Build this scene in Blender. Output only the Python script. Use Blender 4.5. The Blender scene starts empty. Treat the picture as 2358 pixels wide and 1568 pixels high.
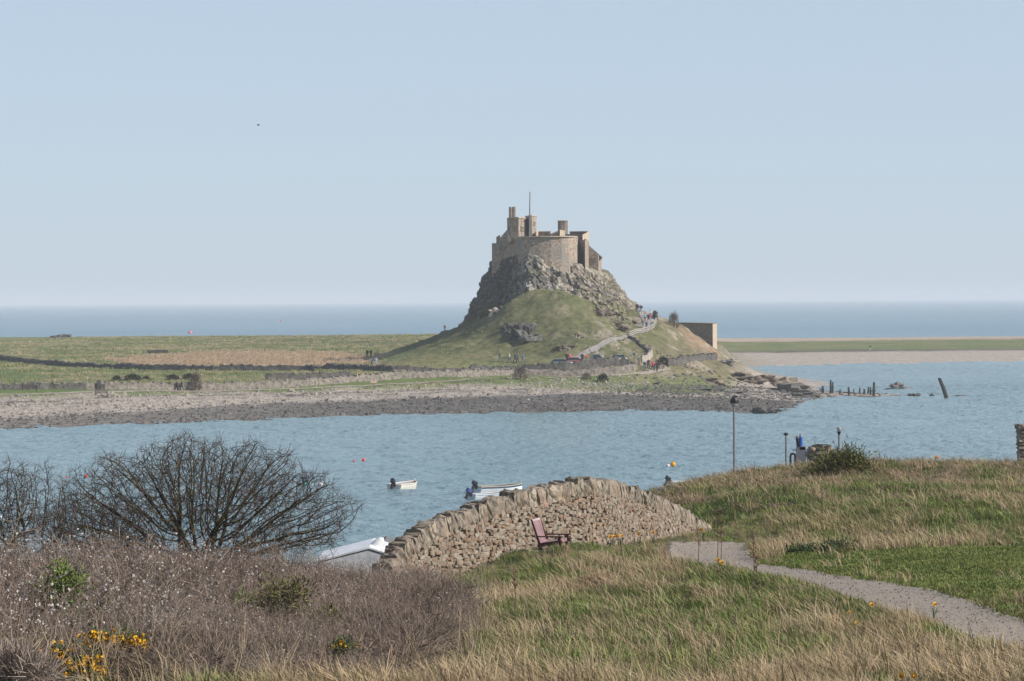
import bpy, bmesh, math, random
import numpy as np
from mathutils import Vector, Matrix, noise as mn

random.seed(7)
rng = np.random.default_rng(11)
SC = bpy.context.scene
COL = SC.collection

# ------------------------------------------------------------------ camera
H = 17.0                                    # eye height above the water, metres
FD = 8290.0                                 # focal length in units of a 2358-wide picture
PITCH = math.atan((784 - 689.7) / FD)
ROLL = math.atan(13 / 2358)
_f = Vector((0, math.cos(PITCH), -math.sin(PITCH)))
_u0 = Vector((0, math.sin(PITCH), math.cos(PITCH)))
_r0 = Vector((1, 0, 0))
CR = math.cos(ROLL) * _r0 - math.sin(ROLL) * _u0
CU = math.sin(ROLL) * _r0 + math.cos(ROLL) * _u0
CF = _f
CAM = Vector((0, 0, H))
cam_data = bpy.data.cameras.new('camera')
cam = bpy.data.objects.new('camera', cam_data)
COL.objects.link(cam)
m = Matrix((CR, CU, -CF)).transposed().to_4x4()
m.translation = CAM
cam.matrix_world = m
cam_data.sensor_width = 36
cam_data.lens = FD / 2358 * 36
cam_data.clip_start = 0.5
cam_data.clip_end = 60000
SC.camera = cam

# ------------------------------------------------------------------ sky, sun, exposure
SUN_EL = math.radians(36)
SUN_AZ = math.radians(106)                  # clockwise from the view direction: right, a little behind
SD = Vector((math.cos(SUN_EL) * math.sin(SUN_AZ), math.cos(SUN_EL) * math.cos(SUN_AZ), math.sin(SUN_EL)))
world = bpy.data.worlds.new('World')
SC.world = world
world.use_nodes = True
wn = world.node_tree
bg = wn.nodes['Background']
sky = wn.nodes.new('ShaderNodeTexSky')
sky.sky_type = 'NISHITA'
sky.sun_disc = False
sky.sun_elevation = SUN_EL
sky.sun_rotation = SUN_AZ
sky.altitude = 0
sky.air_density = 0.7
sky.dust_density = 0.4
sky.ozone_density = 4.0
# pale veil of high haze: strong low down, thinning to clear blue overhead
tcw = wn.nodes.new('ShaderNodeTexCoord'); sep = wn.nodes.new('ShaderNodeSeparateXYZ'); wn.links.new(tcw.outputs['Generated'], sep.inputs[0])
mrw = wn.nodes.new('ShaderNodeMapRange'); mrw.interpolation_type = 'SMOOTHSTEP'; wn.links.new(sep.outputs['Z'], mrw.inputs[0])
mrw.inputs[1].default_value = 0.0; mrw.inputs[2].default_value = 0.75; mrw.inputs[3].default_value = 0.80; mrw.inputs[4].default_value = 0.15
mxw = wn.nodes.new('ShaderNodeMix'); mxw.data_type = 'RGBA'; wn.links.new(mrw.outputs[0], mxw.inputs[0])
wn.links.new(sky.outputs[0], mxw.inputs[6]); mxw.inputs[7].default_value = (4.25, 5.06, 5.95, 1)
wn.links.new(mxw.outputs[2], bg.inputs[0])
bg.inputs[1].default_value = 0.12
sl = bpy.data.lights.new('sun', 'SUN')
sl.energy = 4.8
sl.angle = math.radians(0.7)
sl.color = (1.0, 0.93, 0.83)
sun = bpy.data.objects.new('sun', sl)
COL.objects.link(sun)
sun.rotation_euler = (-SD).to_track_quat('-Z', 'Y').to_euler()
SC.view_settings.view_transform = 'Standard'
SC.view_settings.look = 'None'
SC.view_settings.exposure = 0.10
SC.view_settings.gamma = 1.0
SC.render.engine = 'CYCLES'
SC.cycles.max_bounces = 5
SC.cycles.diffuse_bounces = 2
SC.cycles.glossy_bounces = 2
SC.cycles.transmission_bounces = 2
SC.cycles.transparent_max_bounces = 6
SC.cycles.volume_bounces = 2
SC.cycles.use_denoising = True
SC.cycles.sample_clamp_indirect = 4

# ------------------------------------------------------------------ helpers
def ray(u, v):
    return CR * ((u - 1179) / FD) - CU * ((v - 784) / FD) + CF

def P(u, v, d):
    """point at depth d (metres along +Y) seen at picture position (u, v)"""
    r = ray(u, v)
    return CAM + r * (d / r.y)

def Z(x0, y0, k):
    return lambda x, y: ((x0 + x / k) / 1.6285, (y0 + y / k) / 1.6285)

def hash01(i, j, seed):
    h = (i.astype(np.int64) * 374761393 + j.astype(np.int64) * 668265263 + seed * 982451653) & 0xffffffff
    h = ((h ^ (h >> 13)) * 1274126177) & 0xffffffff
    h = (h ^ (h >> 16)) & 0xffffffff
    return h / 4294967295.0

def vn(x, y, seed=0):
    x = np.asarray(x, float); y = np.asarray(y, float)
    i = np.floor(x); j = np.floor(y)
    fx = x - i; fy = y - j
    fx = fx * fx * (3 - 2 * fx); fy = fy * fy * (3 - 2 * fy)
    i = i.astype(np.int64); j = j.astype(np.int64)
    a = hash01(i, j, seed); b = hash01(i + 1, j, seed); c = hash01(i, j + 1, seed); d = hash01(i + 1, j + 1, seed)
    return (a * (1 - fx) + b * fx) * (1 - fy) + (c * (1 - fx) + d * fx) * fy

def fbm(x, y, seed=0, octs=4):
    s = 0; a = 0.5; t = 0
    for o in range(octs):
        s = s + a * vn(np.asarray(x) * 2 ** o, np.asarray(y) * 2 ** o, seed + o); t += a; a *= 0.5
    return s / t

def tps_fit(pts):
    p = np.array(pts, float); xy = p[:, :2]; n = len(p)
    d2 = ((xy[:, None] - xy[None]) ** 2).sum(-1)
    K = 0.5 * d2 * np.log(d2 + 1e-9)
    A = np.zeros((n + 3, n + 3)); A[:n, :n] = K + 1e-3 * np.eye(n)
    A[:n, n] = 1; A[:n, n + 1:] = xy; A[n, :n] = 1; A[n + 1:, :n] = xy.T
    b = np.zeros(n + 3); b[:n] = p[:, 2]
    w = np.linalg.solve(A, b)
    def ev(x, y):
        x = np.asarray(x, float); y = np.asarray(y, float); sh = x.shape
        q = np.stack([x.ravel(), y.ravel()], 1); out = np.empty(len(q))
        for s in range(0, len(q), 20000):
            c = q[s:s + 20000]
            dd = ((c[:, None] - xy[None]) ** 2).sum(-1)
            out[s:s + 20000] = (0.5 * dd * np.log(dd + 1e-9)) @ w[:n] + w[n] + c @ w[n + 1:]
        return out.reshape(sh)
    return ev

def inpoly(x, y, poly):
    p = np.array(poly); x = np.asarray(x); y = np.asarray(y)
    r = np.zeros(x.shape, bool); n = len(p)
    for i in range(n):
        x0, y0 = p[i]; x1, y1 = p[(i + 1) % n]
        c = ((y0 > y) != (y1 > y)) & (x < (x1 - x0) * (y - y0) / ((y1 - y0) if y1 != y0 else 1e-9) + x0)
        r ^= c
    return r

def segdist(x, y, poly, closed=True):
    p = np.array(poly, float); x = np.asarray(x, float); y = np.asarray(y, float)
    best = np.full(x.shape, 1e9); n = len(p)
    for i in range(n if closed else n - 1):
        a = p[i]; b = p[(i + 1) % n]; ab = b - a; l = max((ab ** 2).sum(), 1e-9)
        t = np.clip(((x - a[0]) * ab[0] + (y - a[1]) * ab[1]) / l, 0, 1)
        best = np.minimum(best, np.hypot(x - a[0] - t * ab[0], y - a[1] - t * ab[1]))
    return best

def sstep(a, b, x):
    t = np.clip((x - a) / (b - a), 0, 1)
    return t * t * (3 - 2 * t)

def hit(u, v, fn, d0, d1, n=1600):
    """where the sight line of (u, v) meets the height function fn"""
    r = ray(u, v); d = np.linspace(d0, d1, n)
    t = d / r.y
    x = CAM.x + r.x * t; z = CAM.z + r.z * t
    g = z - fn(x, d)
    k = np.nonzero(g <= 0)[0]
    i = int(k[0]) if len(k) else n - 1
    if i > 0 and len(k):
        f = g[i - 1] / (g[i - 1] - g[i]); dd = d[i - 1] + f * (d[i] - d[i - 1])
    else:
        dd = d[i]
    p = CAM + r * (dd / r.y)
    p.z = float(fn(np.array([p.x]), np.array([p.y]))[0])
    return p

def mesh(name, verts, faces, smooth=False):
    me = bpy.data.meshes.new(name)
    v = np.asarray(verts, np.float32); me.vertices.add(len(v)); me.vertices.foreach_set('co', v.ravel())
    if isinstance(faces, np.ndarray):
        n, k = faces.shape
        me.loops.add(n * k); me.loops.foreach_set('vertex_index', faces.astype(np.int32).ravel())
        me.polygons.add(n); me.polygons.foreach_set('loop_start', np.arange(0, n * k, k, dtype=np.int32))
        me.polygons.foreach_set('loop_total', np.full(n, k, np.int32))
    else:
        li = [i for f in faces for i in f]; ls = np.cumsum([0] + [len(f) for f in faces[:-1]])
        me.loops.add(len(li)); me.loops.foreach_set('vertex_index', np.array(li, np.int32))
        me.polygons.add(len(faces)); me.polygons.foreach_set('loop_start', np.array(ls, np.int32))
        me.polygons.foreach_set('loop_total', np.array([len(f) for f in faces], np.int32))
    me.update(calc_edges=True); me.validate()
    me.polygons.foreach_set('use_smooth', np.full(len(me.polygons), bool(smooth)))
    return me

def link(name, me, mat=None, parent=None, loc=None):
    o = bpy.data.objects.new(name, me); COL.objects.link(o)
    if mat is not None:
        for q in (mat if isinstance(mat, (list, tuple)) else [mat]):
            me.materials.append(q)
    if parent is not None: o.parent = parent
    if loc is not None: o.location = loc
    return o

def obj(name, verts, faces, mat=None, parent=None, smooth=False, loc=None):
    return link(name, mesh(name, verts, faces, smooth), mat, parent, loc)

def empty(name, loc, rz=0.0):
    o = bpy.data.objects.new(name, None); COL.objects.link(o)
    o.location = loc; o.rotation_euler = (0, 0, rz); o.empty_display_size = 0.3
    return o

def tag(o, label=None, cat=None, group=None, kind=None):
    if label: o['label'] = label
    if cat: o['category'] = cat
    if group: o['group'] = group
    if kind: o['kind'] = kind
    return o

class MB:
    """collects shapes into one mesh"""
    def __init__(s): s.v = []; s.f = []
    def add(s, v, f):
        n = len(s.v); s.v += [tuple(q) for q in v]; s.f += [tuple(i + n for i in q) for q in f]; return s
    def box(s, c, size, rot=None):
        hx, hy, hz = (q / 2 for q in size)
        v = [Vector((x, y, z)) for z in (-hz, hz) for x, y in ((-hx, -hy), (hx, -hy), (hx, hy), (-hx, hy))]
        if rot is not None: v = [rot @ q for q in v]
        v = [q + Vector(c) for q in v]
        return s.add(v, [(3, 2, 1, 0), (4, 5, 6, 7), (0, 1, 5, 4), (1, 2, 6, 5), (2, 3, 7, 6), (3, 0, 4, 7)])
    def prism(s, plan, z0, z1):
        """plan: list of (x, y); z0, z1 number or list"""
        n = len(plan); a = z0 if hasattr(z0, '__len__') else [z0] * n; b = z1 if hasattr(z1, '__len__') else [z1] * n
        area = sum(plan[i][0] * plan[(i + 1) % n][1] - plan[(i + 1) % n][0] * plan[i][1] for i in range(n))
        if area < 0: plan = plan[::-1]; a = a[::-1]; b = b[::-1]
        v = [(p[0], p[1], q) for p, q in zip(plan, a)] + [(p[0], p[1], q) for p, q in zip(plan, b)]
        f = [tuple(range(n))[::-1], tuple(range(n, 2 * n))] + [(i, (i + 1) % n, n + (i + 1) % n, n + i) for i in range(n)]
        return s.add(v, f)
    def tube(s, pts, radii, k=6, cap=True):
        pts = [Vector(q) for q in pts]; n = len(pts)
        if not hasattr(radii, '__len__'): radii = [radii] * n
        v = []; prev = None
        for i in range(n):
            t = (pts[min(i + 1, n - 1)] - pts[max(i - 1, 0)]).normalized()
            a = prev - t * prev.dot(t) if prev is not None else t.orthogonal()
            if a.length < 1e-6: a = t.orthogonal()
            a.normalize(); prev = a; b = t.cross(a)
            for j in range(k):
                an = 2 * math.pi * j / k
                v.append(pts[i] + (a * math.cos(an) + b * math.sin(an)) * radii[i])
        f = [(i * k + j, i * k + (j + 1) % k, (i + 1) * k + (j + 1) % k, (i + 1) * k + j) for i in range(n - 1) for j in range(k)]
        if cap: f += [tuple(range(k))[::-1], tuple(range((n - 1) * k, n * k))]
        return s.add(v, f)
    def loft(s, rings, closed=True, cap=True):
        k = len(rings[0]); v = [q for r in rings for q in r]; f = []
        for i in range(len(rings) - 1):
            for j in range(k if closed else k - 1):
                f.append((i * k + j, i * k + (j + 1) % k, (i + 1) * k + (j + 1) % k, (i + 1) * k + j))
        if cap: f += [tuple(range(k))[::-1], tuple(range((len(rings) - 1) * k, len(rings) * k))]
        return s.add(v, f)
    def ball(s, c, r, seg=10, rings=7, sq=(1, 1, 1)):
        R = []
        for i in range(rings):
            t = math.pi * (i + 0.02) / (rings - 1 + 0.04)
            R.append([(c[0] + r * sq[0] * math.sin(t) * math.cos(2 * math.pi * j / seg), c[1] + r * sq[1] * math.sin(t) * math.sin(2 * math.pi * j / seg),
                       c[2] - r * sq[2] * math.cos(t)) for j in range(seg)])
        return s.loft(R)
    def build(s, name, mat, parent=None, smooth=False, loc=None):
        return obj(name, s.v, s.f, mat, parent, smooth, loc)

# ------------------------------------------------------------------ materials
def M(name, c1, c2=None, c3=None, scale=4.0, rough=0.85, bump=0.0, bscale=None, bdist=0.02, metal=0.0, stretch=(1, 1, 1), rnd=0.0,
      attr=None, contrast=(0.35, 0.65), world_tex=False, wscale=0.3, spec=0.3, trans=0.0):
    ma = bpy.data.materials.new(name); ma.use_nodes = True
    nt = ma.node_tree; N = nt.nodes; L = nt.links
    b = N['Principled BSDF']; b.inputs['Roughness'].default_value = rough; b.inputs['Metallic'].default_value = metal
    b.inputs['Specular IOR Level'].default_value = spec
    if world_tex:
        tc = N.new('ShaderNodeNewGeometry'); vec = tc.outputs['Position']
    else:
        tc = N.new('ShaderNodeTexCoord'); vec = tc.outputs['Object']
    mp = N.new('ShaderNodeMapping'); mp.inputs['Scale'].default_value = stretch; L.new(vec, mp.inputs[0])
    def nz(sc, det=6, rg=0.6):
        t = N.new('ShaderNodeTexNoise'); t.inputs['Scale'].default_value = sc; t.inputs['Detail'].default_value = det; t.inputs['Roughness'].default_value = rg
        L.new(mp.outputs[0], t.inputs['Vector']); return t
    def ramp(fac, a, bb, lo, hi):
        r = N.new('ShaderNodeValToRGB'); r.color_ramp.elements[0].position = lo; r.color_ramp.elements[1].position = hi
        r.color_ramp.elements[0].color = (*a, 1); r.color_ramp.elements[1].color = (*bb, 1); L.new(fac, r.inputs[0]); return r
    def mix(fac, a, bb, mode='MIX'):
        x = N.new('ShaderNodeMix'); x.data_type = 'RGBA'; x.blend_type = mode
        if isinstance(fac, float): x.inputs[0].default_value = fac
        else: L.new(fac, x.inputs[0])
        for k, s in ((6, a), (7, bb)):
            if isinstance(s, tuple): x.inputs[k].default_value = (*s, 1)
            else: L.new(s, x.inputs[k])
        return x.outputs[2]
    if attr:
        at = N.new('ShaderNodeAttribute'); at.attribute_name = attr
        n1 = nz(scale)
        r = ramp(n1.outputs[0], c1, c2, *contrast)
        out = mix(1.0, at.outputs['Color'], r.outputs[0], 'MULTIPLY')
    elif c2 is None:
        out = None
        b.inputs['Base Color'].default_value = (*c1, 1)
    else:
        n1 = nz(scale); out = ramp(n1.outputs[0], c1, c2, *contrast).outputs[0]
        if c3 is not None:
            n2 = nz(scale * wscale); n2.noise_dimensions = '3D'
            k = N.new('ShaderNodeValToRGB'); k.color_ramp.elements[0].position = 0.45; k.color_ramp.elements[1].position = 0.62
            L.new(n2.outputs[0], k.inputs[0]); out = mix(k.outputs[0], out, c3)
    if rnd:
        oi = N.new('ShaderNodeObjectInfo')
        hs = N.new('ShaderNodeHueSaturation'); mr = N.new('ShaderNodeMapRange')
        mr.inputs[3].default_value = 1 - rnd; mr.inputs[4].default_value = 1 + rnd
        L.new(oi.outputs['Random'], mr.inputs[0]); L.new(mr.outputs[0], hs.inputs['Value'])
        mr2 = N.new('ShaderNodeMapRange'); mr2.inputs[3].default_value = 0.5 - rnd * 0.04; mr2.inputs[4].default_value = 0.5 + rnd * 0.04
        ml = N.new('ShaderNodeMath'); ml.operation = 'MULTIPLY'; ml.inputs[1].default_value = 7.31
        fr = N.new('ShaderNodeMath'); fr.operation = 'FRACT'
        L.new(oi.outputs['Random'], ml.inputs[0]); L.new(ml.outputs[0], fr.inputs[0]); L.new(fr.outputs[0], mr2.inputs[0]); L.new(mr2.outputs[0], hs.inputs['Hue'])
        if out is None: hs.inputs['Color'].default_value = (*c1, 1)
        else: L.new(out, hs.inputs['Color'])
        out = hs.outputs[0]
    if out is not None: L.new(out, b.inputs['Base Color'])
    if bump:
        n3 = nz(bscale or scale * 2, 8, 0.65); bp = N.new('ShaderNodeBump'); bp.inputs['Strength'].default_value = bump; bp.inputs['Distance'].default_value = bdist
        L.new(n3.outputs[0], bp.inputs['Height']); L.new(bp.outputs[0], b.inputs['Normal'])
    if trans:
        tl = N.new('ShaderNodeBsdfTranslucent'); ms = N.new('ShaderNodeMixShader'); ms.inputs[0].default_value = trans
        if out is not None: L.new(out, tl.inputs[0])
        L.new(b.outputs[0], ms.inputs[1]); L.new(tl.outputs[0], ms.inputs[2]); L.new(ms.outputs[0], N['Material Output'].inputs[0])
    return ma

def plain(name, c, rough=0.6, metal=0.0, v=0.12, scale=9.0):
    return M(name, tuple(q * (1 - v) for q in c), tuple(min(1, q * (1 + v)) for q in c), scale=scale, rough=rough, metal=metal)

# ------------------------------------------------------------------ scattering (uncountable growth and shingle)
def scatter(name, pts, rot, scl, idx, protos, label=None, cat=None, parent=None):
    n = len(pts)
    me = bpy.data.meshes.new(name); me.vertices.add(n); me.vertices.foreach_set('co', np.asarray(pts, np.float32).ravel())
    for an, ty, da in (('rot', 'FLOAT_VECTOR', rot), ('scl', 'FLOAT_VECTOR', scl)):
        a = me.attributes.new(an, ty, 'POINT'); a.data.foreach_set('vector', np.asarray(da, np.float32).ravel())
    a = me.attributes.new('idx', 'INT', 'POINT'); a.data.foreach_set('value', np.asarray(idx, np.int32))
    o = link(name, me, None, parent)
    c = bpy.data.collections.new(name + '_kinds')
    for i, p in enumerate(protos):
        q = bpy.data.objects.new('%s_kind_%02d' % (name, i), p); c.objects.link(q)
    ng = bpy.data.node_groups.new(name + '_scatter', 'GeometryNodeTree')
    ng.interface.new_socket('Geometry', in_out='INPUT', socket_type='NodeSocketGeometry')
    ng.interface.new_socket('Geometry', in_out='OUTPUT', socket_type='NodeSocketGeometry')
    N = ng.nodes; L = ng.links
    gi = N.new('NodeGroupInput'); go = N.new('NodeGroupOutput'); ip = N.new('GeometryNodeInstanceOnPoints')
    ci = N.new('GeometryNodeCollectionInfo'); ci.inputs[0].default_value = c; ci.inputs[1].default_value = True; ci.inputs[2].default_value = True
    def na(t, nm):
        q = N.new('GeometryNodeInputNamedAttribute'); q.data_type = t; q.inputs[0].default_value = nm; return q.outputs[0]
    er = N.new('FunctionNodeEulerToRotation')
    L.new(gi.outputs[0], ip.inputs['Points']); L.new(ci.outputs[0], ip.inputs['Instance']); ip.inputs['Pick Instance'].default_value = True
    L.new(na('INT', 'idx'), ip.inputs['Instance Index']); L.new(na('FLOAT_VECTOR', 'rot'), er.inputs[0]); L.new(er.outputs[0], ip.inputs['Rotation'])
    L.new(na('FLOAT_VECTOR', 'scl'), ip.inputs['Scale']); L.new(ip.outputs[0], go.inputs[0])
    md = o.modifiers.new('scatter', 'NODES'); md.node_group = ng
    tag(o, label, cat, kind='stuff')
    return o

def rock_mesh(name, seed, sub=2, flat=0.7, jag=0.35, mat=None):
    bm = bmesh.new(); bmesh.ops.create_icosphere(bm, subdivisions=sub, radius=0.5)
    off = Vector((seed * 3.1, seed * 7.7, seed * 1.3))
    for v in bm.verts:
        d = v.co.normalized()
        k = 1 + jag * (mn.noise(d * 1.6 + off) * 1.2 + mn.cell(d * 2.2 + off) * 0.5 - 0.25)
        if sub > 2: k += jag * (0.45 * mn.noise(d * 4.5 + off) + 0.35 * mn.cell(d * 5.0 + off) - 0.1 + 0.2 * mn.noise(d * 10 + off))
        v.co = d * 0.5 * k; v.co.z *= flat
    me = bpy.data.meshes.new(name); bm.to_mesh(me); bm.free()
    if mat: me.materials.append(mat)
    return me

# ================================================================== SETTING
# ---- water
def water_material():
    ma = bpy.data.materials.new('sea_water'); ma.use_nodes = True
    nt = ma.node_tree; N = nt.nodes; L = nt.links; b = N['Principled BSDF']
    b.inputs['Roughness'].default_value = 0.22; b.inputs['IOR'].default_value = 1.33
    g = N.new('ShaderNodeNewGeometry')
    def nz(sc, st, det, rg=0.55):
        mp = N.new('ShaderNodeMapping'); mp.inputs['Scale'].default_value = st; mp.inputs['Rotation'].default_value = (0, 0, 0.25); L.new(g.outputs['Position'], mp.inputs[0])
        t = N.new('ShaderNodeTexNoise'); t.inputs['Scale'].default_value = sc; t.inputs['Detail'].default_value = det; t.inputs['Roughness'].default_value = rg
        L.new(mp.outputs[0], t.inputs['Vector']); return t.outputs[0]
    n1 = nz(0.8, (1, 1, 1), 5); n2 = nz(0.055, (1.0, 0.5, 1), 3)
    ad = N.new('ShaderNodeMath'); ad.operation = 'MULTIPLY_ADD'; ad.inputs[1].default_value = 1.0
    m2 = N.new('ShaderNodeMath'); m2.operation = 'MULTIPLY'; m2.inputs[1].default_value = 1.5
    L.new(n2, m2.inputs[0]); L.new(n1, ad.inputs[0]); L.new(m2.outputs[0], ad.inputs[2])
    bp = N.new('ShaderNodeBump'); bp.inputs['Strength'].default_value = 1.0; bp.inputs['Distance'].default_value = 1.1
    L.new(ad.outputs[0], bp.inputs['Height']); L.new(bp.outputs[0], b.inputs['Normal'])
    n3 = nz(0.012, (0.6, 0.25, 1), 4)
    r = N.new('ShaderNodeValToRGB'); r.color_ramp.elements[0].position = 0.35; r.color_ramp.elements[1].position = 0.65
    r.color_ramp.elements[0].color = (0.16, 0.255, 0.28, 1); r.color_ramp.elements[1].color = (0.235, 0.335, 0.36, 1)
    lane = N.new('ShaderNodeMapRange'); lane.inputs[1].default_value = 0.38; lane.inputs[2].default_value = 0.62; lane.inputs[3].default_value = 0.65; lane.inputs[4].default_value = 1.0
    n4 = nz(0.02, (0.5, 0.22, 1), 4); L.new(n4, lane.inputs[0]); L.new(lane.outputs[0], bp.inputs['Strength'])
    L.new(n3, r.inputs[0])
    # shallow bay teal, deep open sea blue
    sp = N.new('ShaderNodeSeparateXYZ'); L.new(g.outputs['Position'], sp.inputs[0]); dm = N.new('ShaderNodeMapRange'); dm.inputs[1].default_value = 1100; dm.inputs[2].default_value = 1900; L.new(sp.outputs['Y'], dm.inputs[0])
    mx = N.new('ShaderNodeMix'); mx.data_type = 'RGBA'; L.new(dm.outputs[0], mx.inputs[0]); L.new(r.outputs[0], mx.inputs[6]); mx.inputs[7].default_value = (0.085, 0.20, 0.27, 1); L.new(mx.outputs[2], b.inputs['Base Color'])
    b.inputs['Specular IOR Level'].default_value = 0.36
    return ma

R_SEA = 19000.0
# near channel carries real wave relief, the open sea is one sheet around it
sea_m = water_material()
ys = np.concatenate([[-3000], np.linspace(150, 700, 560), np.geomspace(706, 2400, 260), [R_SEA]])
xs = np.concatenate([[-R_SEA, -600], np.linspace(-260, 260, 420), [600, R_SEA]])
X, Y = np.meshgrid(xs, ys)
amp = 0.33 * sstep(150, 200, Y) * (1 - sstep(1900, 2400, Y)) * (np.abs(X) < 255)
Wz = (fbm(X * 0.45 + 0.1 * Y, Y * 0.36 - 0.06 * X, 3, 4) - 0.5) * 2.2 + (fbm(X * 0.07, Y * 0.055, 9, 2) - 0.5) * 0.9
V = np.stack([X, Y, amp * Wz], -1).reshape(-1, 3)
ny, nx = X.shape
I = np.arange(ny * nx).reshape(ny, nx)
F = np.stack([I[:-1, :-1], I[:-1, 1:], I[1:, 1:], I[1:, :-1]], -1).reshape(-1, 4)
sea = obj('sea', V, F, sea_m, smooth=True); tag(sea, kind='structure')

# ---- island terrain
COAST = [(-900, 330), (-300, 400), (-130, 455), (-66, 482), (-40, 506), (-20, 532), (0, 543), (20, 546), (34, 535), (39, 533), (43, 552), (46, 578), (52, 605),
         (56, 622), (62, 621), (68, 626), (62, 634), (56, 650), (58, 672), (62, 700), (63, 740), (60, 800), (58, 860), (64, 905), (90, 925), (135, 941), (300, 985),
         (700, 1060), (1500, 1300), (1500, 1660), (700, 1400), (300, 1300), (100, 1270), (0, 1255), (-200, 1225), (-500, 1230), (-1400, 1350)]

def island_z(x, y, hill=True):
    x = np.asarray(x, float); y = np.asarray(y, float)
    sd = segdist(x, y, COAST) * np.where(inpoly(x, y, COAST), 1, -1)
    plate = np.interp(y, [430, 500, 560, 600, 650, 700, 800, 1100, 1400], [2.8, 3.0, 3.1, 3.8, 4.9, 5.0, 5.3, 6.0, 6.0])
    right = sstep(40, 75, x) * sstep(740, 830, y)
    plate = plate * (1 - right) + right * np.interp(y, [800, 1000, 1120, 1170, 1205, 1250], [1.5, 2.4, 2.6, 2.9, 3.7, 2.9])
    plate = plate + 1.7 * np.exp(-(((x - 35) / 10) ** 2 + ((y - 590) / 16) ** 2)) + 1.2 * np.exp(-(((x - 43) / 7) ** 2 + ((y - 585) / 9) ** 2))
    plate = plate + (fbm(x / 40, y / 40, 21, 3) - 0.5) * 0.5
    slope = np.where(right > 0.5, np.where(y > 1110, 0.08, 0.022), 0.06)
    beach = sd * slope + (fbm(x / 6, y / 6, 5, 3) - 0.5) * 0.25
    z = np.where(sd > 0, np.minimum(beach, plate), np.maximum(sd * 0.12, -3.0))
    # low bank where turf begins
    z = z + 0.45 * sstep(42, 47, sd) * (1 - right) * (sd < 90)
    if hill:
        hz = HILL(x, y)
        w = sstep(62, 48, np.hypot((x - 8) / 1.0, (y - 690) / 1.15))
        z = z + np.maximum(0, hz - z) * w
    return z

def D(u, v, d):
    p = P(u, v, d); return (p.x, p.y, p.z)
hill_pts = [D(*q) for q in [
    (890, 822, 690), (950, 797, 690), (1020, 768, 690), (1066, 750, 692), (960, 815, 668), (1000, 800, 664), (1060, 790, 662), (1100, 762, 672), (1130, 800, 657), (1200, 805, 653),
    (1200, 745, 663), (1240, 705, 667), (1240, 676, 671), (1180, 692, 672), (1310, 678, 671), (1350, 692, 676), (1350, 740, 662), (1350, 790, 652), (1400, 718, 679), (1440, 746, 676), (1440, 774, 660),
    (1470, 762, 668), (1505, 745, 675), (1478, 718, 688), (1515, 732, 690), (1545, 748, 692), (1600, 772, 694), (1625, 812, 692), (1550, 790, 672), (1600, 818, 668), (1500, 812, 655), (1400, 822, 647),
    (1320, 835, 642), (1200, 836, 643), (1100, 836, 645), (1000, 832, 650), (900, 838, 655)]]
hill_pts += [(20, 640, 4.2), (32, 655, 4.2), (-5, 638, 4.2), (-20, 645, 4.2), (-32, 665, 4.2), (-34, 695, 4.2), (-28, 730, 4.2), (44, 680, 4.0), (44, 700, 4.0), (35, 735, 4), (0, 750, 4), (8, 690, 14.5), (15, 690, 14.5), (5, 715, 12), (18, 715, 11)]
HILL = tps_fit(hill_pts)

def IG(u, v, d0=460, d1=1250):
    return hit(u, v, island_z, d0, d1)

ix = np.concatenate([np.linspace(-1400, -150, 60), np.linspace(-146, -41, 150), np.linspace(-40, 76, 300), np.linspace(77, 190, 160), np.linspace(200, 1500, 60)])
iy = np.concatenate([np.linspace(300, 476, 40), np.linspace(478, 634, 170), np.linspace(634.5, 712, 170), np.linspace(713, 900, 90), np.linspace(904, 1240, 120), np.linspace(1250, 1600, 20)])
X, Y = np.meshgrid(ix, iy)
Zi = island_z(X, Y)
onhill = np.maximum(0, Zi - island_z(X, Y, False))
Zi = Zi + (fbm(X / 6, Y / 6, 37, 3) - 0.5) * 1.6 * sstep(1, 5, onhill) * sstep(660, 655, Y + 0 * X + 12 * (X > 14)) + (fbm(X / 2.2, Y / 2.2, 31, 4) - 0.5) * (0.25 + 0.9 * sstep(0.5, 5, onhill))
V = np.stack([X, Y, Zi], -1).reshape(-1, 3)
ny, nx = X.shape; I = np.arange(ny * nx).reshape(ny, nx)
F = np.stack([I[:-1, :-1], I[:-1, 1:], I[1:, 1:], I[1:, :-1]], -1).reshape(-1, 4)

def zone(pts, d0=460, d1=1250):
    return [tuple(IG(u, v, d0, d1)[:2]) for u, v in pts]

def paint(col, mask, c):
    col[:] = col * (1 - mask[:, None]) + np.array(c)[None] * mask[:, None]

x, y, z = V.T
SDI = segdist(x, y, COAST) * np.where(inpoly(x, y, COAST), 1, -1)
nz1 = fbm(x / 9, y / 14, 41, 4); nz2 = fbm(x / 2, y / 4, 42, 4); nz3 = fbm(x / 30, y / 12, 43, 3)
col = np.tile(np.array([0.150, 0.175, 0.072]), (len(x), 1))
paint(col, sstep(0.40, 0.62, nz1) * 0.75, (0.235, 0.215, 0.105))
paint(col, sstep(0.52, 0.66, nz3) * 0.5, (0.10, 0.15, 0.05))
oh = onhill.ravel()
paint(col, sstep(0.6, 4, oh) * 0.85, (0.118, 0.122, 0.056))
paint(col, sstep(0.6, 3, oh) * sstep(.5, .62, fbm(x / 4, y / 4, 47, 4)) * .55, (0.20, 0.18, 0.10))
def soft(poly, w=3.0):
    s = segdist(x, y, poly) * np.where(inpoly(x, y, poly), 1, -1); s = s + (nz1 - 0.5) * 14
    return sstep(-w, w, s)
REED = zone([(235, 828), (420, 812), (560, 809), (780, 809), (905, 808), (880, 824), (830, 836), (720, 843), (430, 843), (290, 838)])
paint(col, soft(REED), (0.42, 0.30, 0.195))
paint(col, soft(REED) * sstep(0.5, 0.65, nz2) * 0.5, (0.30, 0.21, 0.12))
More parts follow.
